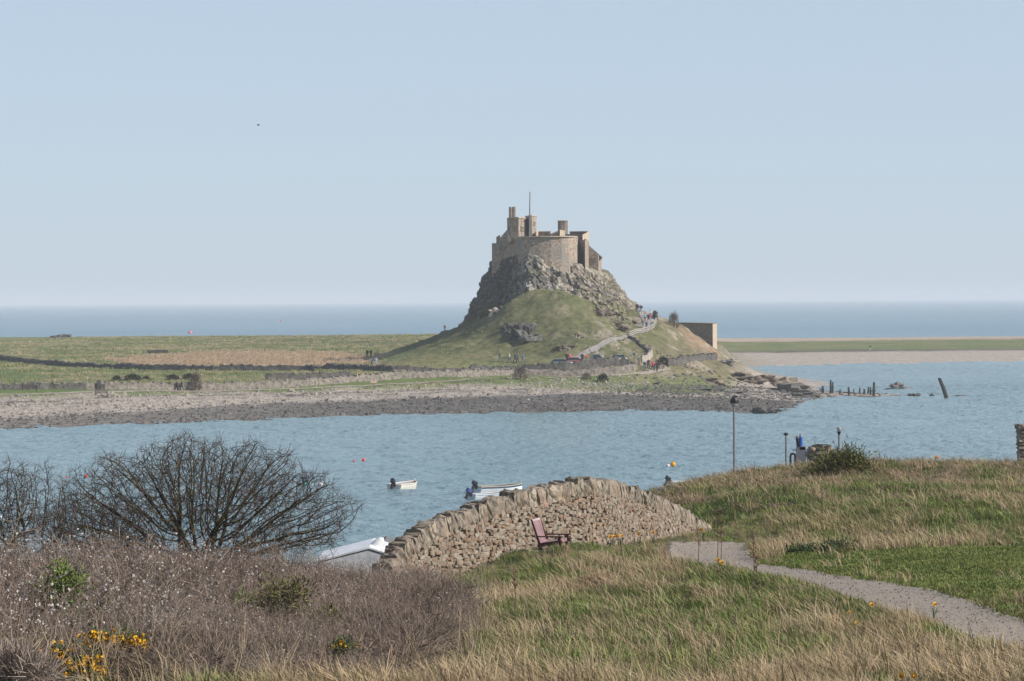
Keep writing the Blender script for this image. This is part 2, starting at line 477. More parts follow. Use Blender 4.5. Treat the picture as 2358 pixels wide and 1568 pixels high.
SCRUB = zone([(540, 780), (700, 778), (905, 779), (1000, 783), (940, 795), (760, 792), (600, 789)])
paint(col, soft(SCRUB, 4) * 0.75, (0.075, 0.09, 0.05))
# bare pink-orange earth on the south flank and rubbly patches on the hill
paint(col, sstep(6.5, 3.0, np.hypot((x - 36.5) / 1.0, (y - 690) / 3.2) + (nz2 - 0.5) * 4) * sstep(0.3, 2, oh) * sstep(13, 9, z), (0.36, 0.225, 0.155))
paint(col, sstep(20, 30, x + (nz1 - .5) * 14) * sstep(0.5, 2, oh) * 0.6 * sstep(13.5, 12.5, 12 + 0 * z), (0.215, 0.175, 0.11))
paint(col, sstep(0.60, 0.70, nz2) * sstep(0.5, 2, oh) * sstep(2, 22, x) * 0.8, (0.34, 0.285, 0.225))
# beach
dark_w = np.interp(x, [-70, -20, 10, 40], [17, 25, 31, 36])
rt = sstep(42, 70, x) * sstep(735, 800, y)
SDN = np.where(SDI > 0, segdist(x, y, COAST[0:11], False), SDI)
be = np.maximum(sstep(47, 40, SDN + (nz1 - 0.5) * 8), sstep(20, 13, SDI + (nz1 - 0.5) * 12)) * (1 - rt) * (1 - sstep(0.2, 1.2, oh) * sstep(10, 20, SDI))
shing = np.array([0.40, 0.345, 0.295])
paint(col, be, shing)
paint(col, be * sstep(0.50, 0.62, nz2) * 0.5, (0.27, 0.235, 0.205))
wrack = np.exp(-((SDI - 40 - (nz3 - 0.5) * 9) / 1.6) ** 2) + np.exp(-((SDI - 35 - (nz1 - 0.5) * 7) / 0.9) ** 2) * 0.8
paint(col, be * np.clip(wrack, 0, 1) * sstep(0.35, 0.5, nz2) * 0.85, (0.075, 0.06, 0.055))
SDD = SDN + 40 * sstep(44, 52, x) * sstep(600, 640, y)
paint(col, be * sstep(dark_w + 3, dark_w - 3, SDD + (nz1 - 0.5) * 10) * np.interp(x, [-70, -15], [.6, .9]), (0.092, 0.088, 0.082))
paint(col, be * sstep(dark_w + 3, dark_w - 3, SDD) * sstep(0.5, 0.66, nz2) * 0.6, (0.19, 0.175, 0.155))
LAWN = zone([(-60, 896), (240, 893), (600, 893), (700, 886), (900, 871), (1200, 861), (1440, 856), (1440, 862), (1200, 872), (900, 886), (640, 898), (400, 905), (0, 914), (-60, 916)])
paint(col, soft(LAWN, 1.5) * 0.8, (0.115, 0.165, 0.045))
# far spit: shingle, wrack line, turf, shingle ridge
paint(col, rt * sstep(92, 80, SDI + (nz1 - 0.5) * 16), (0.40, 0.345, 0.29))
paint(col, rt * np.exp(-((SDI - 86 - (nz3 - 0.5) * 14) / 7.0) ** 2) * 0.9, (0.10, 0.075, 0.075))
far = segdist(x, y, COAST[27:], False)
paint(col, rt * sstep(102, 88, far + (nz1 - 0.5) * 16) * (y > 1130), (0.43, 0.34, 0.265))
fl = (x < 40) * sstep(30, 16, segdist(x, y, COAST[30:], False) + (nz1 - 0.5) * 16)
paint(col, fl * sstep(-120, -190, x), (0.40, 0.34, 0.28))
isl_mat = M('island_ground', (0.62, 0.62, 0.62), (1.3, 1.3, 1.3), scale=0.9, rough=0.95, attr='tone', world_tex=True, bump=0.6, bscale=1.6, bdist=0.25, contrast=(0.3, 0.7), spec=0.1)
isl = obj('island_terrain', V, F, isl_mat, smooth=True)
a = isl.data.attributes.new('tone', 'FLOAT_COLOR', 'POINT')
a.data.foreach_set('color', np.concatenate([np.clip(col, 0, 1), np.ones((len(col), 1))], 1).astype(np.float32).ravel())
tag(isl, kind='structure')

# ---- near headland terrain (village side)
fore_pts = [D(*q) for q in [
    (-300, 1568, 46), (100, 1568, 47), (600, 1568, 49), (1100, 1568, 50), (1600, 1568, 50), (2000, 1568, 49), (2358, 1568, 48), (2800, 1568, 47),
    (2342, 1457, 62), (2200, 1412, 67), (2060, 1375, 73), (1934, 1342, 80), (1836, 1320, 86), (1747, 1300, 92), (1640, 1290, 96), (1620, 1252, 105), (1700, 1250, 105), (1560, 1248, 104),
    (2358, 1330, 84), (2100, 1300, 88), (2358, 1250, 101), (2100, 1250, 103), (1900, 1250, 105), (2358, 1150, 131), (2100, 1160, 131), (1900, 1180, 126), (1720, 1200, 121),
    (1515, 1142, 150), (1600, 1101, 160), (1690, 1071, 165), (1800, 1064, 168), (2000, 1064, 170), (2358, 1060, 172), (2700, 1060, 172), (1600, 1170, 138), (1800, 1110, 150), (2100, 1100, 152),
    (1640, 1238, 127), (1560, 1245, 119), (1265, 1258, 109), (1262, 1266, 105.5), (1340, 1250, 108.5), (1450, 1240, 111), (1150, 1300, 103), (1050, 1335, 99), (940, 1375, 96.5),
    (1400, 1295, 98), (1500, 1300, 96), (1300, 1380, 80), (1600, 1380, 80), (1500, 1470, 63), (1800, 1450, 65), (1100, 1440, 70), (1150, 1360, 88), (1900, 1440, 64)]]
fore_pts += [(-3.2, 97, 8.5), (-6, 98, 8.0), (-9, 62, 10.9), (-2, 62, 11.1), (-14, 75, 10.3), (-4, 75, 10.5), (-15, 88, 9.3), (-6, 88, 9.5), (-16, 100, 7.6), (-8, 100, 7.7), (-14, 118, 5.8), (-6, 112, 6.6), (-2, 112, 7.0), (2, 120, 7.0),
             (-25, 75, 9.8), (-28, 100, 7), (-20, 140, 3.2), (0, 140, 4.6), (5, 140, 6.8), (-25, 180, 0.6), (-2, 175, 1.2), (6, 180, 2.6), (14, 192, 4.4), (25, 192, 6.0), (45, 192, 6.5), (-25, 215, -1.5), (0, 215, -1.0),
             (12, 215, 3.6), (24, 215, 3.9), (48, 215, 4.2), (14, 240, 3.0), (24, 240, 3.5), (50, 240, 3.8), (10, 262, -1.5), (25, 264, -0.5), (52, 266, 0.0), (0, 250, -3), (-25, 250, -3), (20, 290, -3.5), (55, 290, -3.5),
             (-8, 25, 13.0), (0, 25, 13.2), (8, 25, 13.1), (-15, 5, 15.2), (0, 5, 15.3), (15, 5, 15.2)]
FORE = tps_fit(fore_pts)

def fore_z(x, y):
    return FORE(x, y)

def FG(u, v, d0=40, d1=176):
    return hit(u, v, fore_z, d0, d1)

fx = np.linspace(-48, 62, 300); fy = np.concatenate([np.linspace(0, 40, 30), np.linspace(40.5, 180, 330), np.linspace(181, 292, 80)])
X, Y = np.meshgrid(fx, fy)
PATH_LOW = [(2500, 1540), (2342, 1497), (2229, 1472), (2173, 1446), (2088, 1420), (2032, 1396), (1948, 1377), (1891, 1350), (1821, 1338), (1743, 1320), (1690, 1303), (1640, 1300), (1575, 1294), (1540, 1284)]
PATH_UP = [(2500, 1470), (2342, 1426), (2229, 1379), (2117, 1354), (1976, 1331), (1852, 1310), (1751, 1297), (1728, 1283), (1716, 1262), (1715, 1249), (1640, 1244), (1575, 1247), (1545, 1256)]
PATH = [tuple(FG(u, v)[:2]) for u, v in PATH_LOW] + [tuple(FG(u, v)[:2]) for u, v in PATH_UP[::-1]]
sdp = segdist(X, Y, PATH) * np.where(inpoly(X, Y, PATH), 1, -1)
Zf = fore_z(X, Y) + (fbm(X / 3.0, Y / 3.0, 61, 4) - 0.5) * 0.30 * sstep(0.4, -1.2, sdp) - 0.06 * sstep(-0.2, 0.2, sdp)
LAWN2 = [tuple(FG(u, v)[:2]) for u, v in [(2500, 1475), (2342, 1426), (2229, 1379), (2117, 1354), (1976, 1331), (1852, 1310), (1751, 1297), (1770, 1285), (1850, 1278), (1950, 1276), (2050, 1272), (2200, 1262), (2358, 1255), (2500, 1255)]]
sdl = segdist(X, Y, LAWN2) * np.where(inpoly(X, Y, LAWN2), 1, -1)
SEAT = FG(1256, 1266, 40, 106.5)
Zf = Zf - 0.20 * sstep(0.1, 1.2, np.minimum(-sdp, -sdl)) * sstep(1.0, 2.2, np.hypot(X - SEAT.x, Y - SEAT.y)) - (0.12 + 0.43 * sstep(7, 13, X)) * sstep(132, 158, Y) * sstep(186, 178, Y)
V = np.stack([X, Y, Zf], -1).reshape(-1, 3)
ny, nx = X.shape; I = np.arange(ny * nx).reshape(ny, nx)
F = np.stack([I[:-1, :-1], I[:-1, 1:], I[1:, 1:], I[1:, :-1]], -1).reshape(-1, 4)
x, y, z = V.T
n1 = fbm(x / 1.2, y / 1.2, 71, 4); n2 = fbm(x / 5, y / 5, 72, 3)
col = np.tile(np.array([0.115, 0.105, 0.055]), (len(x), 1))
paint(col, sstep(0.45, 0.6, n2) * 0.7, (0.085, 0.105, 0.035))
lw = sstep(-0.6, 0.8, segdist(x, y, LAWN2) * np.where(inpoly(x, y, LAWN2), 1, -1))
paint(col, lw, (0.088, 0.118, 0.033)); paint(col, lw * sstep(0.5, 0.65, n1) * 0.6, (0.15, 0.14, 0.055))
pd = segdist(x, y, PATH); paint(col, sstep(.7, .2, pd + (n1 - .5) * .8), (0.19, 0.145, 0.105))
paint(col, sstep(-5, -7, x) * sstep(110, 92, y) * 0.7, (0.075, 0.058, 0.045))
paint(col, sstep(176, 184, y) , (0.20, 0.18, 0.155))
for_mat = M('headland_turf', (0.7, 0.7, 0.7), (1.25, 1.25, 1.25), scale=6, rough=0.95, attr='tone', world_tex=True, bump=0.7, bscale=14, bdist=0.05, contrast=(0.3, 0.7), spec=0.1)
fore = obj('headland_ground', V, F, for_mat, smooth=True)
a = fore.data.attributes.new('tone', 'FLOAT_COLOR', 'POINT')
a.data.foreach_set('color', np.concatenate([np.clip(col, 0, 1), np.ones((len(col), 1))], 1).astype(np.float32).ravel())
tag(fore, kind='structure')

# surface as built (with its small relief), for planting
from mathutils.bvhtree import BVHTree
def bvh_of(o):
    me = o.data
    return BVHTree.FromPolygons([v.co[:] for v in me.vertices], [tuple(p.vertices) for p in me.polygons])
BV_F = bvh_of(fore); BV_I = bvh_of(isl)
def on(bv, x, y):
    h = bv.ray_cast(Vector((x, y, 80)), Vector((0, 0, -1)))
    return h[0].z if h[0] is not None else 0.0
def onI(x, y): return on(BV_I, x, y)
def onF(x, y): return on(BV_F, x, y)
def grid_lookup(gx, gy, Zg):
    def ev(x, y):
        i = np.clip(np.searchsorted(gx, x) - 1, 0, len(gx) - 2); j = np.clip(np.searchsorted(gy, y) - 1, 0, len(gy) - 2)
        tx = (x - gx[i]) / (gx[i + 1] - gx[i]); ty = (y - gy[j]) / (gy[j + 1] - gy[j])
        return (Zg[j, i] * (1 - tx) + Zg[j, i + 1] * tx) * (1 - ty) + (Zg[j + 1, i] * (1 - tx) + Zg[j + 1, i + 1] * tx) * ty
    return ev
FZ = grid_lookup(fx, fy, Zf); IZ = grid_lookup(ix, iy, Zi)

# gravel path, a sheet just above the ground it lies in
pb = bmesh.new()
pts = []
gx = np.linspace(min(p[0] for p in PATH), max(p[0] for p in PATH), 110); gy = np.linspace(min(p[1] for p in PATH), max(p[1] for p in PATH), 300)
X, Y = np.meshgrid(gx, gy)
s = segdist(X, Y, PATH) * np.where(inpoly(X, Y, PATH), 1, -1) + (fbm(X / 0.5, Y / 0.8, 5, 3) - 0.5) * 0.35
keep = s > -0.12
Zp = FZ(X, Y) + np.where(s > -0.05, 0.025, -0.02) + (fbm(X / 0.4, Y / 0.4, 8, 3) - .5) * 0.02
V = np.stack([X, Y, Zp], -1).reshape(-1, 3); ny, nx = X.shape; I = np.arange(ny * nx).reshape(ny, nx)
F = np.stack([I[:-1, :-1], I[:-1, 1:], I[1:, 1:], I[1:, :-1]], -1).reshape(-1, 4)
k = keep.reshape(-1)
F = F[k[F].all(1)]
used = np.unique(F); remap = -np.ones(len(V), int); remap[used] = np.arange(len(used))
gravel_m = M('path_gravel', (0.18, 0.15, 0.122), (0.42, 0.36, 0.30), scale=18, rough=0.95, bump=0.8, bscale=40, bdist=0.02, contrast=(0.36, 0.62), world_tex=True, spec=0.1)
path = obj('gravel_path', V[used], remap[F], gravel_m, smooth=True); tag(path, kind='structure')

# ---- haze: one closed box of even, thin, pale air
def make_haze(density):
    b = MB().box((0, R_SEA / 2 - 1000, 21.0), (2 * R_SEA + 800, R_SEA * 1 + 5400 + R_SEA * 0.4, 58.0))
    ma = bpy.data.materials.new('haze_air'); ma.use_nodes = True; nt = ma.node_tree
    nt.nodes.remove(nt.nodes['Principled BSDF'])
    pv = nt.nodes.new('ShaderNodeVolumePrincipled'); pv.inputs['Color'].default_value = (0.95, 0.97, 1.0, 1); pv.inputs['Density'].default_value = density
    pv.inputs['Anisotropy'].default_value = 0.0
    nt.links.new(pv.outputs[0], nt.nodes['Material Output'].inputs['Volume'])
    o = b.build('haze', ma); tag(o, kind='stuff'); return o

# ================================================================== CRAG AND CASTLE
crag_pairs = [((1133, 605, 712), (1056, 778, 702)), ((1150, 600, 706), (1082, 784, 684)), ((1172, 592, 699), (1126, 776, 674)), ((1206, 584, 680.5), (1207, 740, 666)),
              ((1260, 592, 679.0), (1250, 742, 670)), ((1325, 605, 682), (1316, 742, 670)), ((1345, 610, 688), (1392, 785, 657)), ((1368, 620, 694), (1468, 802, 657)),
              ((1391, 628, 710), (1494, 765, 684)), ((1391, 620, 730), (1502, 775, 720)), ((1260, 600, 748), (1270, 780, 775)), ((1140, 600, 735), (1068, 780, 748))]
tops = [P(*a) for a, b in crag_pairs]; bots = [P(*b) for a, b in crag_pairs]
def ring(pts, t):
    n = len(pts); k = t * n; i = int(k) % n; f = k - int(k)
    p0, p1, p2, p3 = pts[i - 1], pts[i], pts[(i + 1) % n], pts[(i + 2) % n]
    return 0.5 * ((2 * p1) + (p2 - p0) * f + (2 * p0 - 5 * p1 + 4 * p2 - p3) * f * f + (3 * p1 - p0 - 3 * p2 + p3) * f ** 3)
# sample the visible side more finely
th = np.concatenate([np.linspace(0, 9 / 12, 330, endpoint=False), np.linspace(9 / 12, 1, 50, endpoint=False)])
NT = 130
C0 = np.array([[tuple(ring(tops, t)) for t in th], [tuple(ring(bots, t)) for t in th]])
ctr = np.array([10.0, 705.0])
Vc = np.zeros((NT, len(th), 3))
for i in range(NT):
    t = i / (NT - 1)
    Vc[i] = C0[0] * (1 - t) + C0[1] * t
def n3(p, s, seed):
    return np.array([mn.noise(Vector((q[0] * s[0] + seed, q[1] * s[1] - seed, q[2] * s[2] + 2 * seed))) for q in p])
flat = Vc.reshape(-1, 3)
rad = np.stack([flat[:, 0] - ctr[0], flat[:, 1] - ctr[1]], 1); rad /= np.linalg.norm(rad, axis=1, keepdims=True)
tt = np.repeat(np.linspace(0, 1, NT), len(th))
big = n3(flat, (0.16, 0.16, 0.16), 3.0); cols = n3(flat, (0.62, 0.62, 0.085), 5.0); mid = n3(flat, (0.42, 0.42, 0.55), 9.0); fine = n3(flat, (1.3, 1.3, 1.6), 1.7)
cell = np.array([mn.cell(Vector((q[0] * 0.8 + 0.3 * q[2], q[1] * 0.8, q[2] * 0.22 + 0.2 * q[0]))) for q in flat])
env = sstep(0, 0.12, tt)
leftness = sstep(4, -6, flat[:, 0] + (690 - flat[:, 1]) * 0.0)
disp = 1.1 * big + (0.6 * leftness + 0.4) * cols * 1.7 + mid * 0.55 + fine * 0.36 + cell * 0.30 - 1.0
flat[:, :2] += rad * (disp * env)[:, None]
flat[:, 2] += (0.5 * mid + 0.3 * fine + 0.2 * cell) * env * 0.8
W = len(th); I = np.arange(NT * W).reshape(NT, W)
F = np.stack([I[:-1], np.roll(I, -1, 1)[:-1], np.roll(I, -1, 1)[1:], I[1:]], -1).reshape(-1, 4)[:, ::-1]
# cap (inside the castle)
cap_c = len(flat); Vall = np.concatenate([flat, [[ctr[0], ctr[1], C0[0][:, 2].mean()]]])
faces = [tuple(f) for f in F] + [(int(I[0, j]), int(I[0, (j + 1) % W]), cap_c) for j in range(W)]
crag_m = M('crag_rock', (0.45, 0.45, 0.45), (1.75, 1.72, 1.65), scale=1.7, rough=0.95, attr='tone', world_tex=True, bump=0.9, bscale=2.6, bdist=0.5, contrast=(0.34, 0.68), spec=0.1)
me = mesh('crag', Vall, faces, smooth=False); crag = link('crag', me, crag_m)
me.calc_loop_triangles()
nrm = np.zeros(len(Vall) * 3, np.float32); me.vertices.foreach_get('normal', nrm); nrm = nrm.reshape(-1, 3)
x, y, z = Vall.T
g1 = fbm(x * 0.5 + z, y * 0.5 + z * 0.7, 81, 4); g2 = fbm(x * 1.6 + z * 1.1, y * 0.5 + z * 1.5, 82, 4)
col = np.tile(np.array([0.185, 0.17, 0.155]), (len(x), 1))
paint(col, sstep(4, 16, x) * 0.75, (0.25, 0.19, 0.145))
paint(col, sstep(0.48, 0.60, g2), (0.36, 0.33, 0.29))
paint(col, sstep(5, -2, x + (y - 690) * -0.15) * 0.82, (0.07, 0.07, 0.072))  # dark whinstone, darkened further to put the left cliff's shade into its colour
paint(col, sstep(0.52, 0.64, g1) * sstep(0.25, 0.6, nrm[:, 2]) * 0.8, (0.19, 0.185, 0.09))
paint(col, sstep(0.55, 0.36, g2) * 0.6, (0.11, 0.105, 0.10))
paint(col, sstep(18.5, 15, z) * sstep(0.42, 0.55, g1) * 0.7, (0.19, 0.19, 0.09))
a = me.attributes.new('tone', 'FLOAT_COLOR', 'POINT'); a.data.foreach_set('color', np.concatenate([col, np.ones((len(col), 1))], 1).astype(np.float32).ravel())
tag(crag, kind='structure')
BV_C = BVHTree.FromPolygons([tuple(v) for v in Vall], [tuple(map(int, f)) for f in faces])

# dark outcrop low on the grassy slope
rock_dark = M('outcrop_rock', (0.05, 0.05, 0.05), (0.23, 0.215, 0.19), scale=1.1, rough=0.95, bump=0.8, bscale=3, bdist=0.2, contrast=(0.42, 0.66), spec=0.1)
rock_pale = M('pale_rock', (0.22, 0.185, 0.15), (0.47, 0.42, 0.36), scale=1.6, rough=0.95, bump=0.6, bscale=4, bdist=0.1, rnd=0.25, spec=0.1)
rock_grey = M('shore_rock', (0.075, 0.072, 0.068), (0.21, 0.19, 0.17), scale=1.6, rough=0.9, bump=0.6, bscale=4, bdist=0.1, rnd=0.3, spec=0.15)
rock_brown = M('headland_rock', (0.12, 0.095, 0.075), (0.29, 0.23, 0.175), scale=1.2, rough=0.95, bump=0.7, bscale=4, bdist=0.12, rnd=0.2, spec=0.1)
def boulder(name, p, size, seed, mat, label, group=None, rz=0.0, flat=0.7, sub=3, jag=0.5):
    o = link(name, rock_mesh(name, seed, sub, flat, jag, None), mat); o.location = p; o.scale = size; o.rotation_euler = (0, 0, rz)
    tag(o, label, 'rock', group); return o
p = IG(1215, 778); boulder('rock_outcrop', p + Vector((0, 2.6, -0.6)), (7.6, 8.0, 7.0), 4, rock_dark, 'dark craggy rock outcrop on the grass slope below the castle crag', rz=0.3, jag=0.42, flat=.9, sub=4)
p = IG(1180, 762); boulder('rock_outcrop', p + Vector((0, 1.0, -0.4)), (4.0, 5.0, 4.0), 14, rock_dark, 'smaller dark rock ledge just above the big outcrop on the slope', rz=1.3, jag=0.42, flat=.9, sub=4)
ZH = Z(1700, 960, 2358 / 1060)
for i, (zx, zy, w, h) in enumerate([(1330, 560, 4.0, 2.0), (1400, 600, 3.6, 1.6), (1250, 500, 4.2, 2.2), (1180, 450, 3.4, 1.8), (1480, 560, 3.2, 1.8), (400, 420, 4.0, 2.4), (470, 360, 4.2, 2.4), (300, 480, 3.4, 1.8), (360, 470, 3.2, 2.0), (560, 300, 3.6, 2.0)]):
    u, v = ZH(zx, zy); p = IG(u, v)
    boulder('rock_ledge', p + Vector((0, 0.6, -0.2)), (w, w * 0.9, h * 1.5), 121 + i, rock_brown if i < 5 else rock_pale, 'brown rock rib in the turf between the crag and the ramp' if i < 5 else 'pale rock rib where the grass meets the foot of the shaded cliff', 'rock ribs at the edge of the crag', rz=i * 1.3, jag=0.6)
for i, (zx, zy, w, h) in enumerate([(1050, 690, 3.2, 1.3), (900, 770, 3.6, 1.0), (1000, 760, 2.6, 0.9), (1150, 720, 1.8, 0.8)]):
    u, v = ZH(zx, zy); p = IG(u, v)
    boulder('rock_ledge', p + Vector((0, 0.6, 0.0)), (w, w * 0.9, h * 1.5), 21 + i, rock_brown, 'low pale-brown rock ledge in the turf beside the ramp', 'low rock ledges beside the ramp', rz=i * 1.1, jag=0.6)

# ---- castle
stone = M('castle_stone', (0.23, 0.175, 0.135), (0.54, 0.43, 0.335), c3=(0.30, 0.27, 0.235), scale=2.0, rough=0.95, bump=0.9, bscale=3.0, bdist=0.25, stretch=(1, 1, 1.4), world_tex=True, contrast=(0.36, 0.64), wscale=0.16, spec=0.1)
stone_pale = M('castle_dressed_stone', (0.44, 0.35, 0.265), (0.56, 0.46, 0.36), scale=1.0, rough=0.95, bump=0.4, bscale=4, bdist=0.06, world_tex=True, spec=0.1)
stone_dark = M('castle_chimney_stone', (0.17, 0.14, 0.115), (0.28, 0.23, 0.185), scale=1.2, rough=0.95, bump=0.5, bscale=4, bdist=0.08, world_tex=True, spec=0.1)
tile = M('castle_roof_tile', (0.13, 0.11, 0.10), (0.22, 0.185, 0.16), scale=1.5, rough=0.9, world_tex=True)
clay = plain('clay_pot', (0.36, 0.20, 0.13), 0.9)
pane_m = M('window_glass', (0.015, 0.018, 0.024), rough=0.5, spec=0.2)
frame_m = plain('window_frame', (0.26, 0.215, 0.17), 0.9)
ZC = Z(1740, 680, 3.684375)
castle = empty('castle', P(1260, 620, 700)); tag(castle, 'small brown stone castle with chimneys and a rounded battery on top of the crag', 'castle')
def cz(zy, d, zx=1100): return P(*ZC(zx, zy), d).z
def cx(zx, d, zy=800): return P(*ZC(zx, zy), d).x
def rel(o, root):
    """hang a mesh built in world coordinates under a root"""
    o.parent = root; o.matrix_parent_inverse = Matrix.Translation(root.location).inverted(); return o
def blk(name, plan, ytop, ybot, mat, parent=castle, label=None):
    pl = [(cx(a, d), d) for a, d in plan]
    zt = [cz(q, plan[i][1], plan[i][0]) for i, q in enumerate(ytop)] if hasattr(ytop, '__len__') else cz(ytop, plan[0][1])
    o = MB().prism(pl, cz(ybot, plan[0][1]), zt).build(name, mat)
    o.parent = parent; o.matrix_parent_inverse = Matrix.Translation(castle.location).inverted()
    if label: o['label'] = label
    return o
def cwin(a, b, t0, t1, y0, y1, bars=1):
    """window on the wall face a-b (plan points), between fractions t0-t1 and heights y0-y1"""
    A = Vector((cx(*a), a[1], 0)); B = Vector((cx(*b), b[1], 0)); n = Vector((B.y - A.y, -(B.x - A.x), 0)).normalized()
    if n.y > 0 and abs(n.y) > 0.3: n = -n
    ax = (B - A).normalized(); R = Matrix((ax, n, Vector((0, 0, 1)))).transposed()
    c = A + (B - A) * (t0 + t1) / 2; c.z = (cz(y0, a[1]) + cz(y1, a[1])) / 2
    w = (B - A).length * (t1 - t0); h = cz(y0, a[1]) - cz(y1, a[1])
    f = MB()
    for s in (-1, 1):
        f.box(c + ax * s * (w / 2 + 0.04) + n * 0.05, (0.08, 0.16, h + 0.16), R); f.box(c + Vector((0, 0, s * (h / 2 + 0.04))) + n * 0.05, (w, 0.155, 0.08), R)
    for k in range(bars): f.box(c + ax * w * ((k + 1) / (bars + 1) - 0.5) + n * 0.04, (0.09, 0.1, h), R)
    w_o = rel(f.build('window', frame_m), castle)
    q = MB().box(c + n * 0.02, (w, 0.05, h), R).build('pane', pane_m); q.parent = w_o; q.matrix_parent_inverse = Matrix.Translation(castle.location).inverted()
arc = [(600, 703), (800, 680), (900, 679.2), (1050, 678.8), (1200, 678.8), (1350, 679.3), (1450, 680.3), (1520, 682), (1558, 684.5), (1572, 688), (1575, 700), (600, 715)]
blk('battery_wall', arc, 796, 1300, stone)
rim = [(600 + 0, 702.7), (800, 679.6), (900, 678.8), (1050, 678.4), (1200, 678.4), (1350, 678.9), (1450, 679.9), (1520, 681.6), (1562, 684.3), (1576, 688), (1560, 690), (1450, 684), (1200, 682), (900, 682.5), (815, 684), (640, 703.2)]
blk('parapet', rim, 784, 797, stone_pale)
blk('west_wall', [(385, 705.8), (600, 703.6), (640, 720), (400, 732)], 850, 1320, stone)
blk('stair_wall', [(445, 708.5), (600, 705), (600, 712), (445, 714)], [842, 662, 662, 842], 900, stone)
blk('tiled_dormer', [(446, 710), (500, 709), (500, 716), (446, 716)], [768, 738, 738, 768], 860, clay)
t_plan = [(597, 701), (640, 692.8), (755, 692.2), (862, 698), (862, 710), (600, 710)]
turret = blk('turret', t_plan, 517, 860, stone)
blk('turret_cornice', [(594, 701), (638, 692.2), (755, 691.6), (867, 698), (867, 711), (597, 711)], 505, 518, stone_pale)
cwin((640, 692.8), (755, 692.2), 0.36, 0.93, 622, 688, 2); cwin((755, 692.2), (862, 698), 0.22, 0.60, 627, 678, 1); cwin((597, 701), (640, 692.8), 0.5, 0.9, 625, 680, 0)
def octa(zx0, zx1, d, n=8, turn=0.3926991):
    r = (zx1 - zx0) / 2; c = (zx0 + zx1) / 2; rm = (cx(zx1, d) - cx(zx0, d)) / 2
    return [(c + r * math.cos(turn + 2 * math.pi * i / n), d + rm * math.sin(turn + 2 * math.pi * i / n)) for i in range(n)]
blk('chimney', octa(620, 668, 703), 372, 520, stone_dark); blk('chimney', octa(664, 718, 702), 350, 520, stone_dark)
blk('chimney_cap', octa(622, 662, 703.1), 350, 373, stone_dark)
blk('tower', [(850, 704), (935, 696), (1000, 701), (1000, 711), (850, 713)], 488, 860, stone)
blk('tower_cornice', [(845, 704), (935, 695.3), (1005, 701), (1005, 712), (845, 714)], 476, 489, stone_pale)
blk('parapet', [(603, 691), (655, 690), (655, 694), (603, 695)], [714, 775, 775, 714], 830, stone_pale)
blk('buttress', [(962, 698), (1000, 696), (1026, 701), (1026, 706), (962, 706)], [760, 690, 680, 680, 760], 840, stone_pale)
blk('hall_wall', [(1024, 706), (1195, 705.5), (1195, 716), (1024, 716)], 697, 840, stone)
blk('hall_coping', [(1022, 705.6), (1197, 705.1), (1197, 706.6), (1022, 707.1)], 688, 698, stone_pale)
blk('hall_roof', [(1195, 708), (1225, 706), (1305, 706), (1305, 718), (1195, 718)], [726, 716, 680, 680, 726], 840, tile)
blk('hall_wall', [(1190, 704), (1385, 704), (1385, 712), (1190, 712)], 722, 850, stone_dark)
blk('chimney', octa(1292, 1440, 709, 8), 556, 760, stone_dark)
blk('chimney_cap', octa(1288, 1445, 709, 8), 548, 558, stone_dark)
for k in range(6):
    blk('chimney_pot', octa(1302 + k * 22, 1316 + k * 22, 709, 6), 538, 549, clay)
blk('stair_head', [(1325, 701), (1395, 702), (1395, 705), (1325, 705)], [668, 680, 680, 668], 830, stone_pale)
blk('east_range', [(1382, 703), (1612, 702), (1612, 712), (1382, 712)], 730, 860, stone_dark)
blk('lead_roof', [(1462, 704.5), (1705, 703), (1705, 716), (1462, 716)], 702, 731, tile); blk('parapet', [(1460, 704), (1708, 702.5), (1708, 704), (1460, 705.5)], 691, 703, stone_pale)
blk('gatehouse', [(1612, 706), (1640, 695), (1730, 704), (1730, 716), (1612, 716)], [735, 735, 690, 690, 735], 1200, stone_pale)
cwin((1640, 695), (1730, 704), 0.66, 0.86, 842, 898, 0); cwin((1640, 695), (1730, 704), 0.22, 0.5, 800, 806, 0)
for t0_ in (0.18, 0.52, 0.78): cwin((1024, 706), (1195, 705.5), t0_, t0_ + .08, 722, 752, 0)
for t0_ in (0.2, 0.6): cwin((1718, 697.6), (1855, 697.2), t0_, t0_ + .14, 1060, 1110, 0)
cwin((935, 696), (1000, 701), .35, .65, 560, 600, 0); cwin((385, 705.8), (600, 703.6), .55, .68, 900, 945, 0)
blk('curtain_wall', [(1574, 698), (1672, 686), (1722, 695), (1722, 706), (1574, 708)], 822, 1300, stone)
blk('lower_house', [(1718, 697.6), (1855, 697.2), (1900, 705), (1900, 718), (1718, 718)], [905, 1015, 1052, 1052, 905], 1400, stone)
lr = MB()
za = [P(*ZC(a, b), d) for a, b, d in ((1728, 888, 698.6), (1912, 1048, 698.6), (1912, 1048, 719), (1728, 888, 719))]
lr.loft([[q for q in za], [q + Vector((0, 0, -0.28)) for q in za]]); rel(lr.build('house_roof', tile), castle)
fp = empty('flagpole', P(*ZC(906, 800), 694)); tag(fp, 'tall bare flagpole standing in front of the castle tower', 'flagpole')
rel(MB().tube([P(*ZC(906, 830), 694), P(*ZC(908, 480), 694), P(*ZC(911, 160), 694)], [0.16, 0.14, 0.09], 8).build('pole', plain('pole_grey', (0.22, 0.22, 0.22), 0.5)), fp)
rel(MB().ball(P(*ZC(911, 152), 694), 0.16).build('finial', plain('pole_top', (0.4, 0.4, 0.38), 0.5)), fp)

